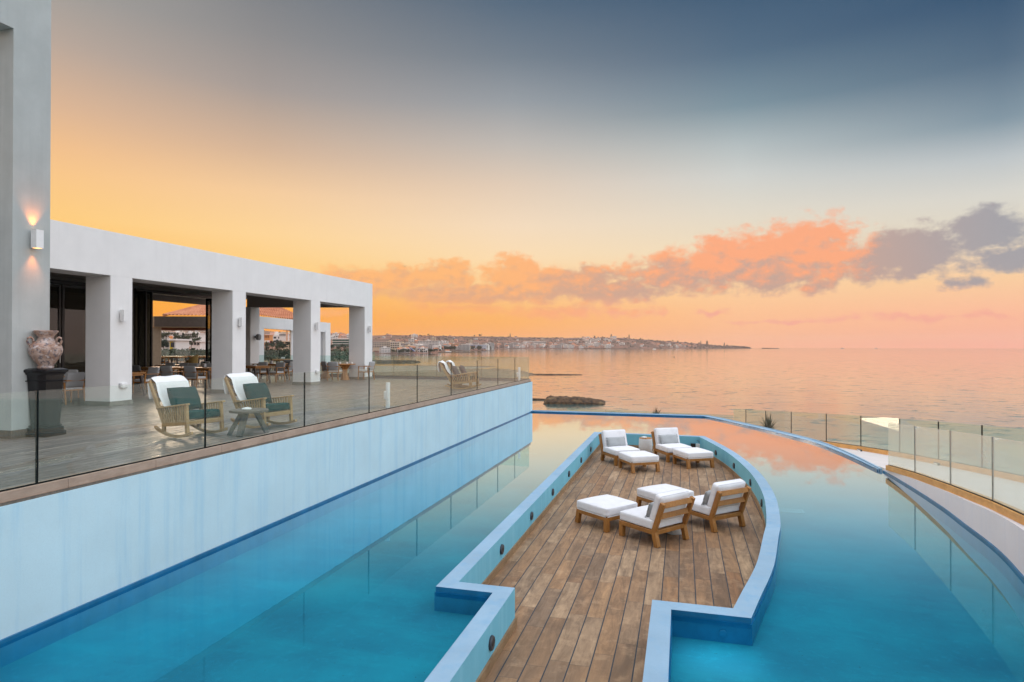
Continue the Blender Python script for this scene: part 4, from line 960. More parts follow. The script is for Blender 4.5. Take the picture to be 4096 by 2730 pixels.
bm = BM(); lathe(bm, [(.12, 0), (.125, .03), (.115, .04), (.15, .10), (.21, .19), (.245, .27), (.252, .33), (.235, .40), (.19, .455), (.13, .49), (.115, .53), (.125, .57), (.17, .625), (.185, .645), (.185, .665), (.165, .668), (.12, .60), (.10, .55)], 48); mk('vessel', bm, AMPH, t, True, 50)
for a in (R(-5), R(115), R(235)):
    ca, sa = math.cos(a), math.sin(a)
    pts = [(ca*r, sa*r, z) for r, z in [(.185, .455), (.20, .52), (.235, .545), (.275, .53), (.285, .48), (.265, .43), (.225, .40)]]
    bm = BM(); tube(bm, pts, .018, 10); mk('handle', bm, AMPH, t, True)

# ------------------------------------------------------------------ dining furniture under the arcade
def make_dining(label, fab):
    t = thing('dining_chair', label, 'dining chair', (0, 0, 0), 0, 'padded dining armchairs under the arcade')
    for x, y, dx in ((.24, .26, .03), (.24, -.26, .03), (-.22, .26, -.07), (-.22, -.26, -.07)):
        bm = BM(); beam(bm, (x+dx, y, 0), (x, y, .64 if x > 0 else .60), .028, .034, Vector((1, 0, 0)), w2=.036, h2=.04); mk('leg', bm, OAK, t)
    for s in (-1, 1):
        bm = BM(); beam(bm, (-.30, s*.265, .645), (.27, s*.265, .645), .05, .024, bev=.004); mk('armrest', bm, OAK, t)
    bm = BM(); beam(bm, (-.30, -.26, .645), (-.30, .26, .645), .03, .03); beam(bm, (-.22, -.26, .38), (-.22, .26, .38), .03, .04); beam(bm, (.22, -.26, .38), (.22, .26, .38), .03, .04)
    for s in (-1, 1): beam(bm, (-.22, s*.26, .38), (.24, s*.26, .38), .03, .04)
    mk('frame', bm, OAK, t)
    bm = BM(); cushion(bm, (.50, .50, .09), .035, .008, 8, Matrix.Translation((.01, 0, .43))); mk('seat', bm, SEATW if fab is SEATF else fab, t, True)
    bm = BM(); cushion(bm, (.08, .48, .42), .035, .01, 8, Matrix.Translation((-.27, 0, .66)) @ Matrix.Rotation(R(-14), 4, 'Y')); mk('backrest', bm, fab, t, True)
    return t
DC = [(-17.45, 17.0, -95, 'pale dining chair turned sideways just left of the nearest rocking chair back', 0), (-18.15, 18.85, 92, 'left of the two grey dining chairs with backs turned in the second opening', 0),
      (-17.2, 18.95, 92, 'right of the two grey dining chairs with backs turned in the second opening', 0), (-18.45, 16.6, -85, 'dining chair cut off by the left edge of the second opening', 0),
      (-19.7, 19.0, 90, 'dark dining chair at the far left table of the second opening', 1), (-21.3, 21.7, -90, 'grey dining chair behind the long table, second from the left door leaf', 0),
      (-20.6, 21.75, -90, 'grey dining chair behind the long table, nearest the left door leaf', 0), (-19.9, 21.5, -90, 'grey dining chair behind the table in the middle of the second opening', 0),
      (-19.1, 21.45, -90, 'grey dining chair right of centre behind the table in the second opening', 0), (-18.2, 21.4, -90, 'grey dining chair tucked beside the right folded doors', 0),
      (-21.6, 24.1, -90, 'grey dining chair inside the doorway with only its top showing', 0),
      (-17.3, 23.75, -95, 'pale dining chair sideways at the table in the third opening', 0), (-18.05, 25.5, 195, 'light dining chair seen from the side in the middle of the third opening', 0),
      (-18.3, 23.9, -90, 'grey dining chair behind the table in the third opening, low back only', 0), (-19.9, 28.6, 100, 'dark backed dining chair beside the third column', 1),
      (-21.6, 27.3, -90, 'dining chair at the left edge of the third opening', 1),
      (-15.55, 25.75, 98, 'white dining chair with its back turned in the last opening', 0), (-16.35, 26.55, 60, 'dining chair half hidden behind the white one in the last opening', 0),
      (-14.35, 26.45, 180, 'dining chair facing left beside the last column', 0),
      (-16.35, 13.35, 175, 'dining chair in the first opening beside the black pedestal', 0), (-17.9, 14.5, -60, 'second dining chair deep in the first opening', 0),
      (-25.3, 35.0, -120, 'left of the two dining chairs by the amber railing', 0), (-24.6, 35.5, -110, 'right of the two dining chairs by the amber railing', 0),
      (-31.5, 33.2, 70, 'dark dining chair out on the west terrace', 1), (-29.8, 30.2, 20, 'dark dining chair turned sideways by the tan post', 1)]
pa = make_dining('x', SEATF); pb = make_dining('x', SEATD); used = [0, 0]
for x, y, a, lab, k in DC:
    p = (pa, pb)[k]; o = p if not used[k] else copy_tree(p); used[k] = 1
    place(o, x, y, R(a), lab, .22 if y > 29.5 and x < -27 else 0)
def make_table(label, lx=1.5, ly=.8):
    t = thing('dining_table', label, 'table', (0, 0, 0), 0, 'rectangular wooden dining tables')
    bm = BM(); box(bm, -lx/2, lx/2, -ly/2, ly/2, .72, .75, bev=.004); box(bm, -lx/2+.07, lx/2-.07, -ly/2+.06, ly/2-.06, .65, .72); mk('tabletop', bm, OAK, t)
    for sx_ in (-1, 1):
        for sy_ in (-1, 1):
            bm = BM(); beam(bm, (sx_*(lx/2-.02), sy_*(ly/2-.05), 0), (sx_*(lx/2-.14), sy_*(ly/2-.09), .66), .05, .05, Vector((1, 0, 0)), w2=.08, h2=.08); mk('leg', bm, DKWOOD, t)
    return t
tp = make_table('x'); first = True
for x, y, a, z, lab in ((-17.3, 15.75, 0, 0, 'dining table cut off at the left side of the second opening'), (-20.1, 20.35, 0, 0, 'long dining table at the left of the second opening'), (-18.1, 20.2, 0, 0, 'dining table with a plant pot in the second opening'),
                        (-21.8, 22.9, 0, 0, 'dining table at the threshold of the folding doors'), (-17.75, 22.75, -15, 0, 'dining table with a white ashtray in the third opening'), (-19.0, 25.6, 0, 0, 'dining table with a plant pot in the third opening'),
                        (-24.5, 34.4, 5, 0, 'dining table by the amber railing in the third opening'), (-29.6, 30.9, -8, .22, 'dining table by the tan post on the west terrace'), (-28.6, 32.0, -8, .22, 'dining table next to the rattan armchair'), (-17.4, 13.1, 0, 0, 'dining table in the first opening behind the pedestal')):
    o = tp if first else copy_tree(tp); first = False; place(o, x, y, R(a), lab, z)
for x, y, lab in ((-16.95, 27.2, 'round pedestal cafe table behind the third column'), (-15.35, 26.25, 'round pedestal cafe table laid with cups in the last opening')):
    t = thing('pedestal_table', lab, 'table', (x, y, 0), 0, 'octagonal pedestal tables in the last opening')
    bm = BM(); lathe(bm, [(.50, .715), (.52, .72), (.52, .745), (.51, .75)], 8); mk('tabletop', bm, OAK, t)
    bm = BM(); lathe(bm, [(.22, 0), (.12, .35), (.13, .5), (.28, .715)], 8); mk('pedestal', bm, OAK, t)
struct('west_terrace', poly_sheet([(-37.6, 10), (-27.4, 10), (-27.4, 29.1), (-37.6, 30.1)], .22), TDECK)
struct('north_terrace', poly_sheet([(-37.6, 30.1), (-37.6, 46), (-14, 46), (-14, 42), (-20, 30.5), (-22.5, 28.9)], -.004), TDECK)
ashtray(-17.6, 22.75, .75, 'white ashtray on the dining table of the third opening')
def pot(x, y, z, lab):
    t = thing('plant_pot', lab, 'plant', (x, y, z), 0, 'small potted plants on the dining tables')
    bm = BM(); box(bm, -.06, .06, -.06, .06, 0, .14, bev=.008); mk('pot', bm, GREYM, t)
    bm = BM(); rr = random.Random(int(abs(x)*100))
    for k in range(26):
        a = rr.uniform(0, 2*PI); e = rr.uniform(.3, 1.3); L = rr.uniform(.07, .14); d = Vector((math.cos(a)*math.cos(e), math.sin(a)*math.cos(e), math.sin(e)))
        s = d.cross(Vector((0, 0, 1))).normalized()*.018; b = Vector((0, 0, .14)); m_ = b+d*L*.55
        bm.faces.new([bm.verts.new(v) for v in (b, m_+s, b+d*L, m_-s)])
    mk('leaves', bm, LEAF, t)
pot(-18.25, 20.55, .75, 'small potted plant on the table in the second opening'); pot(-18.75, 25.4, .75, 'small potted plant on the table in the third opening')
for k, (x, y, lab) in enumerate(((-15.5, 26.05, 'white cup at the left of the cafe table'), (-15.2, 26.15, 'white cup in the middle of the cafe table'), (-15.05, 26.35, 'pale green cup at the right of the cafe table'))):
    t = thing('cup', lab, 'cup', (x, y, .75), R(40*k), 'cups on the cafe table')
    bm = BM(); lathe(bm, [(.03, 0), (.042, .01), (.05, .09), (.044, .09), (.036, .015)], 20); mk('bowl', bm, CERAM, t, True, 40)
    bm = BM(); tube(bm, [(.046, 0, .075), (.075, 0, .07), (.075, 0, .035), (.042, 0, .025)], .007, 6); mk('handle', bm, CERAM, t, True)
t = thing('rattan_armchair', 'round-backed ochre rattan armchair beside the right folding doors', 'armchair', (-26.0, 28.2, 0), R(200))
bm = BM(); n = 20
for i in range(n+1):
    pass
rows = []
for i in range(n+1):
    a = R(60)+R(240)*i/n; h_ = .55+.55*math.sin(PI*i/n)
    rows.append([bm.verts.new((.42*math.cos(a)*s_, .42*math.sin(a)*s_, z_)) for s_, z_ in ((.9, .15), (1.05, h_), (.97, h_), (.82, .15))])
for a_, b_ in zip(rows[:-1], rows[1:]):
    for q in range(4): bm.faces.new((a_[q], b_[q], b_[(q+1) % 4], a_[(q+1) % 4]))
bmesh.ops.recalc_face_normals(bm, faces=bm.faces); mk('shell', bm, RATTAN, t, True)
bm = BM(); cushion(bm, (.6, .6, .16), .05, .02, 8, Matrix.Translation((.03, 0, .4))); mk('seat_cushion', bm, SEATD, t, True)
for a in (45, 135, 225, 315):
    bm = BM(); tube(bm, [(.38*math.cos(R(a)), .38*math.sin(R(a)), 0), (.3*math.cos(R(a)), .3*math.sin(R(a)), .34)], .018, 8); mk('leg', bm, OAK, t)

# ------------------------------------------------------------------ sea and land across the bay
SR = 7900.0
bm = BM(); cv_ = bm.verts.new((0, 0, SEA)); prev = None; ring = []
for rr_ in (30, 120, 500, 2000, SR):
    rg = [bm.verts.new((rr_*math.cos(2*PI*k/160), rr_*math.sin(2*PI*k/160), SEA)) for k in range(160)]
    if not ring: [bm.faces.new((cv_, rg[k], rg[(k+1) % 160])) for k in range(160)]
    else: [bm.faces.new((ring[k], rg[k], rg[(k+1) % 160], ring[(k+1) % 160])) for k in range(160)]
    ring = rg
struct('sea', bm, SEAM)
def lerp_tab(tab, x):
    if x <= tab[0][0]: return tab[0][1]
    for (a, va), (b, vb) in zip(tab[:-1], tab[1:]):
        if x <= b: return va+(vb-va)*(x-a)/(b-a)
    return tab[-1][1]
SHORE = [(1440, 1416), (1640, 1417), (1750, 1414), (1775, 1405.5), (1940, 1403.5), (1975, 1396), (2520, 1396), (2560, 1394.6), (2700, 1394.2), (3012, 1394.2)]
SKY = [(-400, 1290), (560, 1308), (780, 1314), (1000, 1318), (1160, 1333), (1320, 1337.5), (1490, 1341), (1750, 1344), (2060, 1349), (2200, 1351.5), (2330, 1350.5), (2400, 1351), (2500, 1354), (2560, 1358), (2650, 1365), (2700, 1368), (2750, 1373), (2850, 1381), (2930, 1385), (2985, 1390), (3012, 1394)]
HZ = 1385.3
def shore_d(px): return (CZ-SEA)*FP/(lerp_tab(SHORE, px)-HZ+.2)
def terr(px, t, nz_=True):
    """land surface: bearing column px, t = 0 at the shore .. 1 at the crest"""
    if px < 1440: ds = 62; y0 = 1452; dc = 3300; te = .62
    else: ds = shore_d(px); y0 = lerp_tab(SHORE, px); dc = max(ds*1.15, 3300 if px < 1760 else (4200 if px < 1975 else 6000)); te = .9
    ys_ = lerp_tab(SKY, px)
    if px < 1440:
        d = ds*(dc/ds)**t
        yy = 1452+(1404-1452)*min(1, t/.25)**.7 if t < .25 else 1404+(ys_-1404)*((t-.25)/.75)**2.0
    else: d = ds+(dc-ds)*t; yy = y0+(ys_-y0)*t**.85
    p = far(px, yy, d)
    if t == 0 and px >= 1440: p.z = SEA-1.5
    if nz_: p.z += noise.fractal(Vector((p.x, p.y, 0))*.004, 1.0, 2.0, 5)*d*.0011*min(1, t*4)*(0 if px < 1440 and t < .15 else 1)
    return p
bm = BM(); cols_ = list(range(-460, 3020, 12)); RW_ = 40; gridv = []
for px in cols_:
    gridv.append([bm.verts.new(terr(px, k/RW_)) for k in range(RW_+1)])
    q = gridv[-1][-1].co.copy(); d_ = Vector((q.x, q.y, 0)).normalized(); gridv[-1].append(bm.verts.new(q+d_*400+Vector((0, 0, -60))))
for a_, b_ in zip(gridv[:-1], gridv[1:]):
    for k in range(RW_+1): bm.faces.new((a_[k], b_[k], b_[k+1], a_[k+1]))
bmesh.ops.recalc_face_normals(bm, faces=bm.faces); struct('coastal_hills', bm, LAND, True)

def rock(name, label, px, py, w, h, dpx, seed, mat=None, kind=None, catg='rock', n=28, group=None):
    """low rock standing in the sea: width w and height h metres, waterline at image row py"""
    d = (CZ-SEA)*FP/(py-HZ); c = far(px, py, d); c.z = SEA
    ax = Vector((c.y, -c.x, 0)).normalized(); ay = Vector((c.x, c.y, 0)).normalized()
    bm = BM(); g = []
    for i in range(n*2+1):
        r = []
        for j in range(n+1):
            u = -1+i/n; v = -1+2*j/n; e = max(0, 1-(u*u)**1.6)*max(0, 1-(v*v)**1.3)
            s = noise.fractal(Vector((u*2.2*w/10, v*2*dpx/10, seed)), 1, 2, 6)
            z = h*(min(1, e*2.6)*(.72+.2*s-.2*u)) - .8*(1-min(1, e*5)) if e > 0 else -.8
            z += noise.noise(Vector((u*w*.9, v*dpx*.9, seed+5)))*h*.16*min(1, e*3)
            if name == 'rock_islet':
                tp_ = (.95-.1*abs(u+.5)) if u < 0 else .9-.5*u**1.3
                z = h*1.15*(tp_+.16*s+.10*noise.noise(Vector((u*14, v*7, 2))))*min(1, (1-abs(u))*6)**.6*min(1, (1-abs(v))*2.2)**.5-.5*(abs(u) > .985)-.5*(abs(v) > .96)
            r.append(bm.verts.new(c+ax*(u*w/2*(1+.06*s))+ay*(v*dpx/2)+Vector((0, 0, z))))
        g.append(r)
    for i in range(n*2):
        for j in range(n): bm.faces.new((g[i][j], g[i+1][j], g[i+1][j+1], g[i][j+1]))
    bmesh.ops.recalc_face_normals(bm, faces=bm.faces)
    o = mk(name, bm, mat or ROCK)
    if kind: o['kind'] = kind
    else: tag(o, label, catg, group)
    return o
rock('rock_islet', 'brown flat-topped rock islet just beyond the far corner of the pool', 2298, 1612, 20.5, 1.75, 12, 3.1, n=44)
rock('sea_rock', 'thin dark reef ledge left of the flat-topped islet', 2160, 1600, 9, .5, 3, 8.2, group='low reefs off the shore')
rock('sea_rock', 'long low dark reef beyond the terrace corner', 2205, 1500, 42, .55, 9, 2.4, group='low reefs off the shore')
rock('sea_rock', 'short stub of reef seen through the last terrace panes', 2085, 1493, 10, .8, 5, 6.4, group='low reefs off the shore')
rock('sea_rock', 'flat reef behind the far rocking chairs', 1935, 1493, 32, .5, 7, 4.4, group='low reefs off the shore')
rock('sea_rock', 'dark jagged reef by the last column of the arcade', 1490, 1452, 110, 3.4, 30, 1.4, group='low reefs off the shore')
rock('sea_rock', 'small dark skerry right of the jagged reef', 1612, 1449, 26, 1.8, 12, 5.4, group='low reefs off the shore')
rock('sea_rock', 'thin shoal line behind the glass left of the far rocking chairs', 1560, 1466, 110, .4, 10, 7.4, group='low reefs off the shore')
rock('sea_rock', 'thin shoal line right of the far rocking chairs', 1840, 1467, 70, .35, 9, 9.4, group='low reefs off the shore')
rock('headland_spit', 'flat dark spit carrying the little chapel', 1760, 1412.5, 205, 2.2, 60, 1.9, catg='spit', group='low dark spits of the far shore')
rock('headland_spit', 'thin dark spit in front of the long blue and white hotel', 1880, 1405.2, 190, 2.2, 60, 2.9, catg='spit', group='low dark spits of the far shore')
rock('headland_spit', 'thin dark spit at the right end of the harbour town', 2425, 1397.0, 330, 4, 120, 3.9, catg='spit', group='low dark spits of the far shore')
rock('sea_island', 'tiny flat island on the horizon right of the headland', 3082, 1394.6, 72*1.9, 6, 80, 4.9, catg='island')
bm = rock('beach', None, 1500, 1502, 210, 4.6, 50, 5.2, SAND, 'structure', n=36)
rock('beach_bank', 'low scrubby bank of the near beach seen through the railing', 1735, 1502, 50, 3.2, 20, 6.2, SAND, catg='bank')

# ------------------------------------------------------------------ town: every house an object
def house_mesh(name, w, d, h, fl, nw, wall, roof=None, band=None, win=WIN, pitched=False, balc=None):
    bm = BM(); box(bm, -w/2, w/2, -d/2, d/2, -6, h)
    if pitched:
        for s in (-1, 1):
            q = [bm.verts.new(v) for v in ((-w/2-.4, s*(d/2+.4), h-.2), (w/2+.4, s*(d/2+.4), h-.2), (w/2+.4, 0, h+d*.32), (-w/2-.4, 0, h+d*.32))]; f = bm.faces.new(q); f.material_index = 2
        for s in (-1, 1):
            f = bm.faces.new([bm.verts.new(v) for v in ((s*w/2, -d/2, h), (s*w/2, d/2, h), (s*w/2, 0, h+d*.3))])
    else:
        box(bm, -w/2-.25, w/2+.25, -d/2-.25, d/2+.25, h, h+.7, 0); box(bm, -w*.18, w*.12, -d*.2, d*.2, h+.7, h+2.6)
    fh = h/fl
    for k in range(fl):
        for i in range(nw):
            x = -w/2+w*(i+.5)/nw; ww = w/nw*.28
            for s in (-1, 1): box(bm, x-ww, x+ww, s*(d/2+.06)-.08, s*(d/2+.06)+.08, fh*k+fh*.28, fh*k+fh*.78, 1)
        if balc is not None:
            for s in (-1, 1): box(bm, -w/2, w/2, s*(d/2+.8)-.7, s*(d/2+.8)+.7, fh*k-.15, fh*k+(.9 if k else .1), 3)
    me = bpy.data.meshes.new(name); bm.normal_update(); bm.to_mesh(me); bm.free()
    for m in (wall, win, roof or TILE, balc or wall): me.materials.append(m)
    return me
HM = []
for i, (w, d, h, fl, nw, wl, pit, desc) in enumerate([(16, 11, 7, 2, 4, H_WHITE, False, 'two-storey white flat-roofed house'), (13, 10, 9.5, 3, 3, H_CREAM, False, 'three-storey cream house'), (20, 11, 10, 3, 6, H_WHITE, False, 'three-storey white apartment house'),
        (11, 9, 6, 2, 3, H_PINK, True, 'small pinkish house with tiled roof'), (26, 12, 12, 4, 8, H_GREY, False, 'four-storey grey apartment block'), (9, 8, 5, 1, 2, H_WHITE, False, 'tiny white cottage'),
        (15, 10, 8, 2, 4, H_PINK, False, 'two-storey rose house'), (12, 9, 6.5, 2, 3, H_WHITE, True, 'white house with red tiled roof')]):
    HM.append((house_mesh('house', w, d, h, fl, nw, wl, pitched=pit), desc))
hr = random.Random(21); nh = 0
def put_house(px, t, mi, zone, sc=1.0, rot=None):
    p = terr(px, t, True); me, desc = HM[mi]
    o = bpy.data.objects.new('house', me); C.objects.link(o); o.location = p; o.scale = (sc,)*3
    o.rotation_euler = (0, 0, math.atan2(-p.x, p.y)+R(hr.uniform(-35, 35)) if rot is None else rot)
    tag(o, desc+' '+zone, 'house', desc+'s '+zone)
    return o
def zone_houses(n, pxa, pxb, ta, tb, zone, sc=(1, 1.5), pick=None, tpow=1.0):
    for _ in range(n):
        put_house(hr.uniform(pxa, pxb), ta+(tb-ta)*hr.random()**tpow, hr.choice(pick or range(len(HM))), zone, hr.uniform(*sc))
zone_houses(66, 1985, 2440, .03, .25, 'in the harbour rows', (1.6, 2.4), tpow=1.2)
zone_houses(26, 1985, 2480, .30, .80, 'above the harbour rows', (1.4, 2.3), (0, 1, 3, 5, 6, 7))
zone_houses(22, 2320, 2480, .45, .95, 'on the hill shoulder', (1.4, 2.2), (0, 2, 5, 7))
zone_houses(26, 2440, 2780, .06, .50, 'along the headland', (1.5, 2.2), (0, 3, 5, 6, 7))
zone_houses(40, 1760, 1985, .02, .30, 'beyond the chapel spit', (1.0, 1.7), tpow=1.1)
zone_houses(46, 1490, 1760, .03, .30, 'right of the arcade', (.95, 1.5), tpow=1.0)
zone_houses(22, 1490, 1985, .32, .9, 'high on the hillside', (1.2, 1.9), (0, 1, 5, 6, 3))
zone_houses(16, 1050, 1175, .72, .97, 'seen through the kiosk', (1.2, 2.0), (0, 1, 3, 6))
zone_houses(14, 1325, 1410, .86, .98, 'behind the green hotel', (1.2, 2.0), (0, 5, 6, 3))
zone_houses(18, 640, 790, .68, .95, 'seen through the open room', (.9, 1.4), (0, 1, 2, 7))
zone_houses(6, 560, 640, .68, .95, 'behind the folding doors', (1.0, 1.6), (0, 2, 7))

def big_building(name, label, catg, px0, px1, ytop, ybot, depth, dd, fl, nw, wall, win=WIN, balc=None, roofm=None, arches=False, group=None):
    a = far(px0, ybot, depth); b = far(px1, ybot, depth*1.0); c = (a+b)/2; w = (Vector((b.x-a.x, b.y-a.y, 0))).length; h = (ybot-ytop)*depth/FP
    t = thing(name, label, catg, c, math.atan2(b.y-a.y, b.x-a.x), group)
    bm = BM(); box(bm, -w/2, w/2, 0, dd, -8, h); mk('wall', bm, wall, t)
    fh = h/fl
    for k in range(fl):
        bm = BM()
        for i in range(nw):
            x = -w/2+w*(i+.5)/nw; ww = w/nw*.3; box(bm, x-ww, x+ww, -.25, .02, fh*k+fh*.25, fh*k+fh*.8)
        mk('window_row', bm, win, t)
        if balc:
            bm = BM(); box(bm, -w/2-.3, w/2+.3, -1.4, -.2, fh*(k+1)-fh*.16, fh*(k+1)+fh*.08); mk('balcony', bm, balc, t)
    bm = BM(); box(bm, -w/2-.6, w/2+.6, -1.0, dd+.6, h, h+max(.5, h*.05)); mk('roof', bm, roofm or wall, t)
    return t
big_building('hotel', 'green terraced hotel with rows of white balconies behind palm trees', 'hotel', 1330, 1412, 1357, 1404, 700, 16, 5, 14, H_GREEN, WIN, H_WHITE, H_WHITE)
big_building('hotel', 'long white seafront hotel with blue shutters across the bay', 'hotel', 1869, 1946, 1379.5, 1396, 2750, 30, 3, 20, H_WHITE, H_BLUE, None)
big_building('apartment_block', 'long white block on the near shore above dark trees', 'building', 1672, 1755, 1364, 1381, 2050, 25, 3, 14, H_WHITE)
big_building('apartment_block', 'white balconied block with arched storeys on the near shore', 'building', 1561, 1597, 1370, 1395, 1640, 20, 3, 4, H_CREAM, WIN, H_WHITE)
big_building('apartment_block', 'cream hotel with terracotta roof beside the last column', 'building', 1492, 1560, 1369, 1392, 1660, 25, 3, 10, H_CREAM, WIN, H_WHITE, TILE)
big_building('apartment_block', 'cream block with ochre window bands on the middle shore', 'building', 1803, 1835, 1376, 1391, 2650, 20, 3, 6, H_CREAM, WIN, H_ORANGE)
big_building('arcaded_building', 'long pale arcaded building above the harbour rows', 'building', 2094, 2184, 1366, 1376, 5000, 60, 1, 24, H_WHITE)
big_building('hill_building', 'small reddish building standing alone on the skyline', 'building', 2058, 2068, 1345.5, 1351, 5600, 20, 2, 3, H_PINK)
big_building('apartment_block', 'cream box building with porthole windows behind palms', 'building', 1122, 1172, 1368, 1392, 330, 12, 3, 3, H_CREAM)
big_building('villa', 'white balustraded villa high on the slope through the kiosk opening', 'villa', 1117, 1143, 1337, 1346, 900, 14, 2, 6, H_WHITE)
big_building('villa', 'ochre lit villa on the slope through the kiosk opening', 'villa', 1057, 1078, 1343, 1352, 700, 10, 2, 3, H_ORANGE)
big_building('villa', 'long white villa with arches on the slope through the open room', 'villa', 737, 792, 1336, 1352, 560, 14, 2, 8, H_WHITE)
big_building('villa', 'white stepped villa on the slope behind the bell tower', 'villa', 650, 690, 1332, 1352, 420, 14, 2, 4, H_WHITE)
big_building('white_hall', 'plain white low hall behind the round bush', 'building', 762, 800, 1369, 1384, 260, 12, 1, 3, H_WHITE)
# restaurant with bell tower and yellow banner
bt = big_building('restaurant', 'white and orange restaurant with a yellow vertical banner', 'restaurant', 636, 702, 1363, 1399, 190, 8, 1, 3, H_WHITE)
bm = BM(); box(bm, -3.2, -2.0, -.35, .0, 0, 2.4); mk('orange_porch', bm, H_ORANGE, bt)
wr_ = 66*190/FP
bm = BM(); box(bm, .9, 1.75, -.22, -.12, -.1, 2.45); bn = mk('banner', bm, H_YELLOW, bt)
bm = BM(); [tube(bm, [(1.32-.1*math.sin(k), -.24, 2.1-.3*k), (1.32+.12*math.cos(k*2), -.24, 1.97-.3*k)], .025, 4) for k in range(5)]; mk('lettering', bm, WIN, bn)
tw_ = thing('bell_tower', 'small orange bell tower with a tiled cap above the restaurant', 'tower', far(684, 1364, 196))
bm = BM(); lathe(bm, [(.62, -1), (.5, 1.1), (.45, 1.2)], 10); mk('shaft', bm, H_ORANGE, tw_)
bm = BM(); lathe(bm, [(.8, 1.2), (.5, 1.45), (.1, 1.6)], 10); mk('cap', bm, TILE, tw_)
bm = BM(); box(bm, -.2, .2, -.62, -.45, .1, .75); mk('niche', bm, H_WHITE, tw_)
# little chapel on the spit
cp = far(1792, 1409.6, 1790); ch_ = thing('chapel', 'tiny white chapel with red roof on the dark spit', 'chapel', cp, R(35))
bm = BM(); box(bm, -8, 4, -3.2, 3.2, -2, 4.2); mk('wall', bm, H_WHITE, ch_)
bm = BM(); q = [(-8.3, -3.5, 4.1), (4.3, -3.5, 4.1), (4.3, 0, 7), (-8.3, 0, 7), (-8.3, 3.5, 4.1), (4.3, 3.5, 4.1)]; vs = [bm.verts.new(v) for v in q]; bm.faces.new(vs[:4]); bm.faces.new((vs[3], vs[2], vs[5], vs[4])); bm.faces.new((vs[0], vs[3], vs[4])); bm.faces.new((vs[1], vs[5], vs[2])); mk('roof', bm, H_RED if 0 else TILE, ch_)
bm = BM(); box(bm, 4, 9, -3.0, 3.0, -2, 3.0); mk('annexe', bm, H_WHITE, ch_)
# water slides
for px, py, d, s, lab, mats in ((1652, 1406, 1560, 1.1, 'big blue and white water slide on the near shore', (H_SLATE, H_WHITE)), (1683, 1403, 1560, .65, 'small blue and yellow water slide right of the big one', (H_SLATE, H_YELLOW))):
    t = thing('water_slide', lab, 'water slide', far(px, py, d), R(15), 'water slides on the near shore')
    bm = BM(); beam(bm, (-7*s, 0, 9*s), (6*s, 0, 0), 3*s, 1*s); mk('chute', bm, mats[1], t)
    bm = BM(); beam(bm, (-8*s, -2*s, 9*s), (4*s, -2*s, 0), 1.6*s, 1.6*s); mk('side_tube', bm, mats[0], t)
    bm = BM(); tube(bm, [(-7*s, 0, 0), (-7*s, 0, 9*s)], .6, 6); mk('tower', bm, GREYM, t)
# tower crane seen through the kiosk opening
t = thing('tower_crane', 'thin orange tower crane mast above the slope', 'crane', far(1147.5, 1366, 600))
bm = BM(); H_ = 44*600/FP
for sx_ in (-.5, .5):
    for sy_ in (-.5, .5): beam(bm, (sx_, sy_, 0), (sx_, sy_, H_), .22, .22)
for k in range(12): beam(bm, (-.5, -.5, H_*k/12), (.5, .5, H_*(k+1)/12), .15, .15)
mk('mast', bm, H_ORANGE, t)
bm = BM(); beam(bm, (-4, 0, H_), (14, 0, H_+.3), .5, .5); mk('jib', bm, H_ORANGE, t)
t = thing('billboard', 'white and red roadside billboard among the trees', 'billboard', far(1072, 1372, 300), R(40))
bm = BM(); box(bm, -1.6, 1.2, -.05, .05, 0, 1.1); mk('panel', bm, H_WHITE, t); bm = BM(); box(bm, .7, 1.6, -.08, -.051, 0, .9); mk('red_panel', bm, H_RED, t); bm = BM(); box(bm, -1.1, -.6, -.07, -.051, .1, .9); mk('yellow_patch', bm, H_YELLOW, t); bm = BM(); box(bm, -1.2, -1.1, -.05, .05, -2, 0); box(bm, .9, 1.0, -.05, .05, -2, 0); mk('post', bm, GREYM, t)
# white car and person on the beach
cl = far(1591, 1494.5, 428); t = thing('parked_car', 'small white car parked on the beach seen through the railing', 'car', (cl.x, cl.y, cl.z), R(25))
bm = BM()
prof_ = [(-2.0, .35), (-2.05, .8), (-1.9, 1.0), (-1.5, 1.45), (.2, 1.48), (.9, 1.0), (1.8, .85), (2.05, .6), (2.0, .35)]
L0 = [bm.verts.new((x, -.8, z)) for x, z in prof_]; L1 = [bm.verts.new((x, .8, z)) for x, z in prof_]
bm.faces.new(L0); bm.faces.new(list(reversed(L1))); [bm.faces.new((L0[i], L1[i], L1[(i+1) % 9], L0[(i+1) % 9])) for i in range(9)]; bmesh.ops.recalc_face_normals(bm, faces=bm.faces); mk('body', bm, WHITEM, t)
bm = BM(); box(bm, -1.4, .45, -.83, -.8, .98, 1.36); box(bm, -1.4, .45, .8, .83, .98, 1.36); mk('side_window', bm, WIN, t)
for x in (-1.3, 1.3):
    for y in (-.72, .72):
        bm = BM(); lathe(bm, [(.32, -.1), (.32, .1)], 16); bmesh.ops.rotate(bm, verts=bm.verts, cent=(0, 0, 0), matrix=Matrix.Rotation(R(90), 3, 'X')); bmesh.ops.translate(bm, verts=bm.verts, vec=(x, y, .32)); mk('wheel', bm, BLACK, t)
pl_ = far(1637, 1497.5, 422)
me = bpy.data.meshes.new('person'); V_ = [(0, 0, .92), (0, 0, 1.15), (0, 0, 1.40), (0, 0, 1.5), (0, 0, 1.65), (.18, 0, 1.4), (.24, .05, 1.12), (.2, .2, .95), (-.18, 0, 1.4), (-.24, .05, 1.12), (-.1, .22, 1.2), (.1, 0, .88), (.11, .02, .48), (.12, -.02, .06), (.12, .14, .03), (-.1, 0, .88), (-.13, .08, .48), (-.15, -.04, .06), (-.15, .12, .03)]
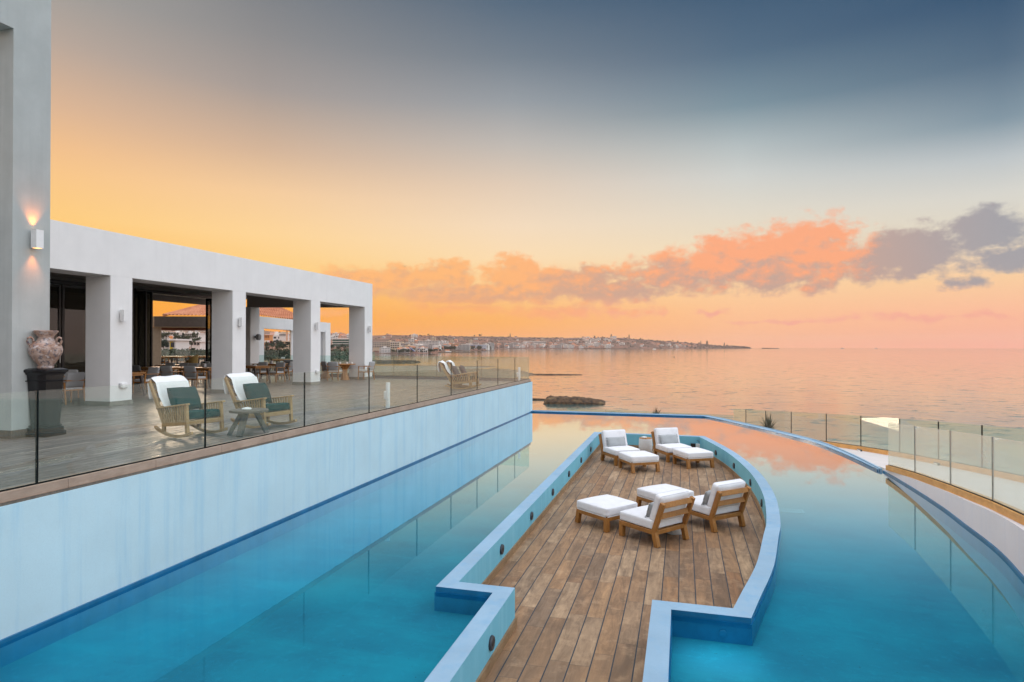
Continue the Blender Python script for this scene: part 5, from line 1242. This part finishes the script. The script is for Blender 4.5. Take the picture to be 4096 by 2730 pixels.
E_ = [(0, 1), (1, 2), (2, 3), (3, 4), (2, 5), (5, 6), (6, 7), (2, 8), (8, 9), (9, 10), (0, 11), (11, 12), (12, 13), (13, 14), (0, 15), (15, 16), (16, 17), (17, 18)]
me.from_pydata(V_, E_, []); po = link('person', me); po.location = pl_
tag(po, 'lone standing person in dark clothes on the beach right of the white car', 'person'); me.materials.append(CHAR)
md = po.modifiers.new('skin', 'SKIN'); RAD = [.15, .15, .16, .06, .11, .07, .05, .04, .07, .05, .04, .1, .07, .05, .05, .1, .07, .05, .05]
for v, r in zip(me.skin_vertices[0].data, RAD): v.radius = (r, r)
me.skin_vertices[0].data[0].use_root = True
po.modifiers.new('sub', 'SUBSURF').levels = 1
# small things on the water and in the air
for k, (px, py, lab) in enumerate(((2227, 1418, 'dark mooring buoy on the water left of the middle of the bay'), (2697, 1430, 'dark mooring buoy nearer on the water to the right'))):
    d = (CZ-SEA)*FP/(py-HZ); o = far(px, py, d); o.z = SEA; t = thing('buoy', lab, 'buoy', o, 0, 'dark mooring buoys in the bay')
    bm = BM(); s = d/1200; lathe(bm, [(.3*s, -.2), (.95*s, .2), (.95*s, .9*s), (.3*s, 1.4*s)], 12); mk('float', bm, CHAR, t, True, 50)
for k, (px, py, L_, lab) in enumerate(((2618, 1398.3, 22, 'small pale boat far out below the headland'), (3371, 1394.6, 40, 'tiny ship on the horizon'), (3505, 1394.8, 30, 'fainter tiny ship on the horizon to the right'))):
    d = min(7600, (CZ-SEA)*FP/(py-HZ)); o = far(px, py, d); o.z = SEA; t = thing('boat', lab, 'boat', o, R(20), 'boats far out on the sea')
    bm = BM(); vs = [bm.verts.new(v) for v in ((-L_/2, -3, 0), (L_/2*.6, -3, 0), (L_/2*.6, 3, 0), (-L_/2, 3, 0), (-L_/2, -3.5, 3), (L_/2, 0, 3.6), (-L_/2, 3.5, 3))]
    bm.faces.new((vs[0], vs[1], vs[5], vs[4])); bm.faces.new((vs[2], vs[3], vs[6], vs[5])); bm.faces.new((vs[1], vs[2], vs[5])); bm.faces.new((vs[3], vs[0], vs[4], vs[6])); bm.faces.new((vs[4], vs[5], vs[6])); mk('hull', bm, H_WHITE if k == 0 else H_PINK, t)
    bm = BM(); box(bm, -L_*.3, L_*.1, -2, 2, 3, 6.5); mk('cabin', bm, H_WHITE, t)
t = thing('bird', 'tiny bird gliding in the sky above the left clouds', 'bird', far(1619, 1066, 60), R(10))
bm = BM(); sp_ = .28
vs = [bm.verts.new(v) for v in ((0, -.12, 0), (.03, 0, .01), (0, .16, 0), (-.03, 0, .01), (0, 0, .04), (0, 0, -.03))]
for a_, b_, c_ in ((0, 1, 4), (1, 2, 4), (2, 3, 4), (3, 0, 4), (1, 0, 5), (2, 1, 5), (3, 2, 5), (0, 3, 5)): bm.faces.new((vs[a_], vs[b_], vs[c_]))
for s in (-1, 1):
    w_ = [bm.verts.new(v) for v in ((0, .06, .01), (0, -.04, .01), (s*.16, .02, .06), (s*.32, -.04, .0), (s*.16, .08, .06))]; bm.faces.new((w_[0], w_[1], w_[2], w_[4])); bm.faces.new((w_[2], w_[3], w_[4]))
tagb = mk('body', bm, CHAR, t)

# ------------------------------------------------------------------ trees
def crown_mesh(kind, seed):
    rr = random.Random(seed); bm = BM()
    def clump(c, r, nleaf, ls, up=.3):
        for _ in range(nleaf):
            v = Vector((rr.gauss(0, 1), rr.gauss(0, 1), rr.gauss(0, 1))).normalized()*r*rr.uniform(.55, 1.05); p = c+v
            nrm = (v.normalized()+Vector((rr.uniform(-.6, .6), rr.uniform(-.6, .6), rr.uniform(-.2, .8)))).normalized()
            s = nrm.cross(Vector((0, 0, 1)));  s = (s if s.length > .05 else Vector((1, 0, 0))).normalized()*ls*rr.uniform(.6, 1.2); u = nrm.cross(s).normalized()*ls*rr.uniform(.5, 1.0)
            bm.faces.new([bm.verts.new(q) for q in (p-s, p-u*.8, p+s, p+u)])
    if kind == 'round':
        for _ in range(17):
            a = rr.uniform(0, 2*PI); r = rr.uniform(.5, 2.6); clump(Vector((r*math.cos(a), r*math.sin(a), rr.uniform(2.2, 5.2)-.25*r)), rr.uniform(.7, 1.3), 34, .3)
    elif kind == 'conifer':
        for k in range(22):
            z = 1.0+k*.42; R0 = 2.0*(1-k/23)**.85+.15
            for j in range(5):
                a = rr.uniform(0, 2*PI); clump(Vector((R0*.65*math.cos(a), R0*.65*math.sin(a), z+rr.uniform(-.2, .2))), R0*.38+.12, 12, .24)
    elif kind == 'palm':
        for k in range(22):
            a = 2*PI*k/22+rr.uniform(-.1, .1); e0 = rr.uniform(.1, 1.1); L = rr.uniform(1.7, 2.4); pr = None
            for i in range(7):
                t = i/6; r = L*t*math.cos(e0*.8); z = 4.6+L*t*math.sin(e0)-1.5*t*t*1.1; c = Vector((r*math.cos(a), r*math.sin(a), z)); sd_ = Vector((-math.sin(a), math.cos(a), -.35))*.28*(1-t*.7); sd2 = Vector((math.sin(a), -math.cos(a), -.35))*.28*(1-t*.7)
                cur = (bm.verts.new(c+sd_), bm.verts.new(c), bm.verts.new(c+sd2))
                if pr: bm.faces.new((pr[0], pr[1], cur[1], cur[0])); bm.faces.new((pr[1], pr[2], cur[2], cur[1]))
                pr = cur
    me = bpy.data.meshes.new('crown'); bm.to_mesh(me); bm.free(); me.materials.append(LEAF if kind != 'round' or seed % 2 else LEAF2); return me
def trunk_mesh(kind):
    bm = BM()
    if kind == 'round':
        tube(bm, [(0, 0, -1), (.05, 0, 1.4), (0, .1, 2.8), (.1, 0, 4.2)], [.28, .22, .16, .06], 7)
        for k in range(5):
            a = k*1.3; tube(bm, [(0, 0, 1.5+.2*k), (.8*math.cos(a), .8*math.sin(a), 2.7+.2*k), (1.7*math.cos(a), 1.7*math.sin(a), 3.6+.2*k)], [.12, .08, .03], 5)
    elif kind == 'conifer': tube(bm, [(0, 0, -1), (0, 0, 5), (0, 0, 10)], [.28, .16, .03], 7)
    else: tube(bm, [(0, 0, -1), (.1, 0, 1.5), (.05, 0, 3.2), (0, 0, 4.6)], [.24, .18, .15, .13], 8)
    me = bpy.data.meshes.new('trunk'); bm.to_mesh(me); bm.free(); me.materials.append(BARK); return me
CR = {'round': [crown_mesh('round', s) for s in (1, 2, 3, 4)], 'conifer': [crown_mesh('conifer', 5)], 'palm': [crown_mesh('palm', 6)]}
TR = {k: trunk_mesh(k) for k in CR}
KN = {'round': 'broadleaf_tree', 'conifer': 'conifer_tree', 'palm': 'palm_tree'}
tr_ = random.Random(5)
def tree(kind, p, s, label, group):
    t = thing(KN[kind], label, 'tree', p, tr_.uniform(0, 6.28), group); t.scale = (s*tr_.uniform(.9, 1.15), s*tr_.uniform(.9, 1.15), s)
    link('trunk', TR[kind], t); link('crown', tr_.choice(CR[kind]), t); return t
def ground(px, y, d): return far(px, y, d)
tree('conifer', far(732, 1398, 235), .62, 'tall dark conifer beside the restaurant, seen through the open room', 'trees seen through the open room')
for px, y, d, s, lab in ((655, 1399, 150, .5, 'dark round bush in front of the white restaurant'), (765, 1385, 230, .55, 'wide round dark tree in front of the plain white hall'), (712, 1378, 250, .75, 'dark tree between the restaurant and the conifer'), (750, 1372, 300, .8, 'dark tree right behind the conifer'), (790, 1376, 260, .6, 'dark tree at the right door leaf'), (700, 1360, 380, .9, 'tree on the slope above the restaurant roof'), (780, 1358, 400, .9, 'tree under the long white villa'), (640, 1362, 330, .8, 'tree at the left of the slope by the tan post'), (664, 1360, 340, .9, 'tree below the white stepped villa')):
    tree('round', far(px, y+1, d), s, lab, 'trees seen through the open room')
z1 = 'tree above the amber railing, through the kiosk'
for _ in range(26):
    px = tr_.uniform(1054, 1172); y = tr_.uniform(1380, 1403); d = 120+(1403-y)*9; tree(tr_.choice(['round', 'round', 'palm']), far(px, y+1, d), tr_.uniform(.19, .32)*d/160, z1, z1+'s')
z2 = 'tree in front of the green hotel'
for _ in range(30):
    px = tr_.uniform(1322, 1415); y = tr_.uniform(1392, 1405); d = 420+(1405-y)*15; tree(tr_.choice(['round', 'palm', 'round']), far(px, y+1, d), tr_.uniform(.42, .78)*d/520, z2, z2+'s')
z3 = 'tree on the near shore below the white blocks'
for _ in range(60):
    px = tr_.uniform(1488, 1775); t_ = tr_.uniform(.01, .16); p = terr(px, t_); tree(tr_.choice(['round', 'palm', 'round', 'round']), p, tr_.uniform(1.2, 2.4), z3, z3+'s')
z4 = 'tree near the long blue shuttered hotel'
for _ in range(30):
    px = tr_.uniform(1780, 1972); t_ = tr_.uniform(.0, .06); p = terr(px, t_+.01); tree('round', p, tr_.uniform(2.2, 3.6), z4, z4+'s')
z5 = 'tall tree standing on the skyline of the far hills'
for _ in range(22):
    px = tr_.uniform(1500, 2950); p = terr(px, .985); tree(tr_.choice(['round', 'conifer']), p, tr_.uniform(1.6, 2.6)*(1.5 if px > 1900 else 1), z5, z5+'s')
# scrub and maquis over the hills: uncountable
bm = BM(); sr = random.Random(9)
def blob(p, r):
    vs = []
    for (x, y, z) in ((1, 0, 0), (-1, 0, 0), (0, 1, 0), (0, -1, 0), (0, 0, 1), (.6, .6, .5), (-.6, .6, .5), (.6, -.6, .5), (-.6, -.6, .5)):
        vs.append(bm.verts.new(p+Vector((x, y, z))*r*sr.uniform(.7, 1.25)))
    for f in ((0, 5, 7), (1, 6, 8), (2, 5, 6), (3, 7, 8), (4, 5, 7), (4, 7, 8), (4, 8, 6), (4, 6, 5), (0, 5, 2), (2, 6, 1), (1, 8, 3), (3, 7, 0)): bm.faces.new([vs[i] for i in f])
for _ in range(4200):
    px = sr.uniform(560, 3000); t_ = sr.random()**.8
    if px < 1440: t_ = .33+.67*t_
    if noise.noise(Vector((px*.02, t_*6, 0))) < -.12: continue
    p = terr(px, t_); d = p.length; blob(p, d*sr.uniform(.0007, .0017))
sc = mk('scrub', bm, SCRUB); tag(sc, 'dark scrub and small trees covering the far hillsides', 'scrub', None, 'stuff')
# amber lit hedge below the western railing
bm = BM(); hg = random.Random(3)
for _ in range(2600):
    px = hg.uniform(560, 1420); d = hg.uniform(47, 60); p = far(px, hg.uniform(1402, 1440), d); s = .22
    bm.faces.new([bm.verts.new(p+Vector((hg.uniform(-s, s), hg.uniform(-s, s), hg.uniform(-s, s)))) for _ in range(4)])
hd = mk('hedge', bm, LEAF2); tag(hd, 'mass of garden shrubs below the amber railing', 'hedge', None, 'stuff')
# agave-like plants peeping over the rim
def spiky(px, y, d, n, L, lab, mat, spread):
    b = far(px, y, d); t = thing('spiky_plant', lab, 'plant', b, 0); bm = BM(); rr = random.Random(n)
    for k in range(n):
        a = rr.uniform(0, 2*PI); e = rr.uniform(spread, 1.45); l_ = L*rr.uniform(.6, 1.05); h = Vector((math.cos(a), math.sin(a), 0)); sd_ = Vector((-math.sin(a), math.cos(a), 0)); pr = None
        for i in range(6):
            q = i/5; c = h*(l_*q*math.cos(e))+Vector((0, 0, l_*q*math.sin(e)-.35*l_*q*q*math.cos(e))); w = .028*L*(1-q**1.5)+.002
            cur = (bm.verts.new(c+sd_*w), bm.verts.new(c-sd_*w))
            if pr: bm.faces.new((pr[0], pr[1], cur[1], cur[0]))
            pr = cur
    mk('leaves', bm, mat, t)
    bm = BM(); tube(bm, [(0, 0, -1.2), (0, 0, .1)], [.12, .09], 8); mk('stem', bm, BARK, t)
spiky(3075, 1727, 29, 150, .95, 'spiky brown-green yucca behind the curved rim, seen through the seaward glass', DRYLEAF, .05)
spiky(2625, 1672, 30, 46, .62, 'small tuft of upright spiky leaves above the far pool rim', DRYLEAF, .9)
bpy.context.view_layer.update()
bm = BM(); box(bm, -8600, 8600, -8600, 8600, -82, 125); hz = bpy.data.materials.new('haze_air'); hz.use_nodes = True
hn = hz.node_tree; hn.nodes.remove(hn.nodes['Principled BSDF']); pv = hn.nodes.new('ShaderNodeVolumePrincipled'); pv.inputs['Density'].default_value = 3.6e-5; pv.inputs['Color'].default_value = (.95, .82, .76, 1)
hn.links.new(pv.outputs[0], hn.nodes['Material Output'].inputs['Volume']); ho = mk('haze', bm, hz); ho['kind'] = 'stuff'; ho['label'] = 'thin warm haze over the bay'
S.cycles.volume_bounces = 0
ORD = ['first', 'second', 'third', 'fourth', 'fifth', 'sixth', 'seventh', 'eighth', 'ninth', 'tenth', 'eleventh', 'twelfth']
def ordw(i): return ORD[i] if i < 12 else '%d%s' % (i+1, 'th' if 10 < (i+1) % 100 < 14 else {1: 'st', 2: 'nd', 3: 'rd'}.get((i+1) % 10, 'th'))
bylab = {}
for o in S.objects:
    if not o.parent and o.get('label') and (o.get('category') in ('house', 'tree')): bylab.setdefault(o['label'], []).append(o)
for lab, os_ in bylab.items():
    if len(os_) < 2: continue
    os_.sort(key=lambda o: math.atan2(o.location.x, o.location.y))
    for i, o in enumerate(os_): o['label'] = lab+', '+ordw(i)+' from the left'
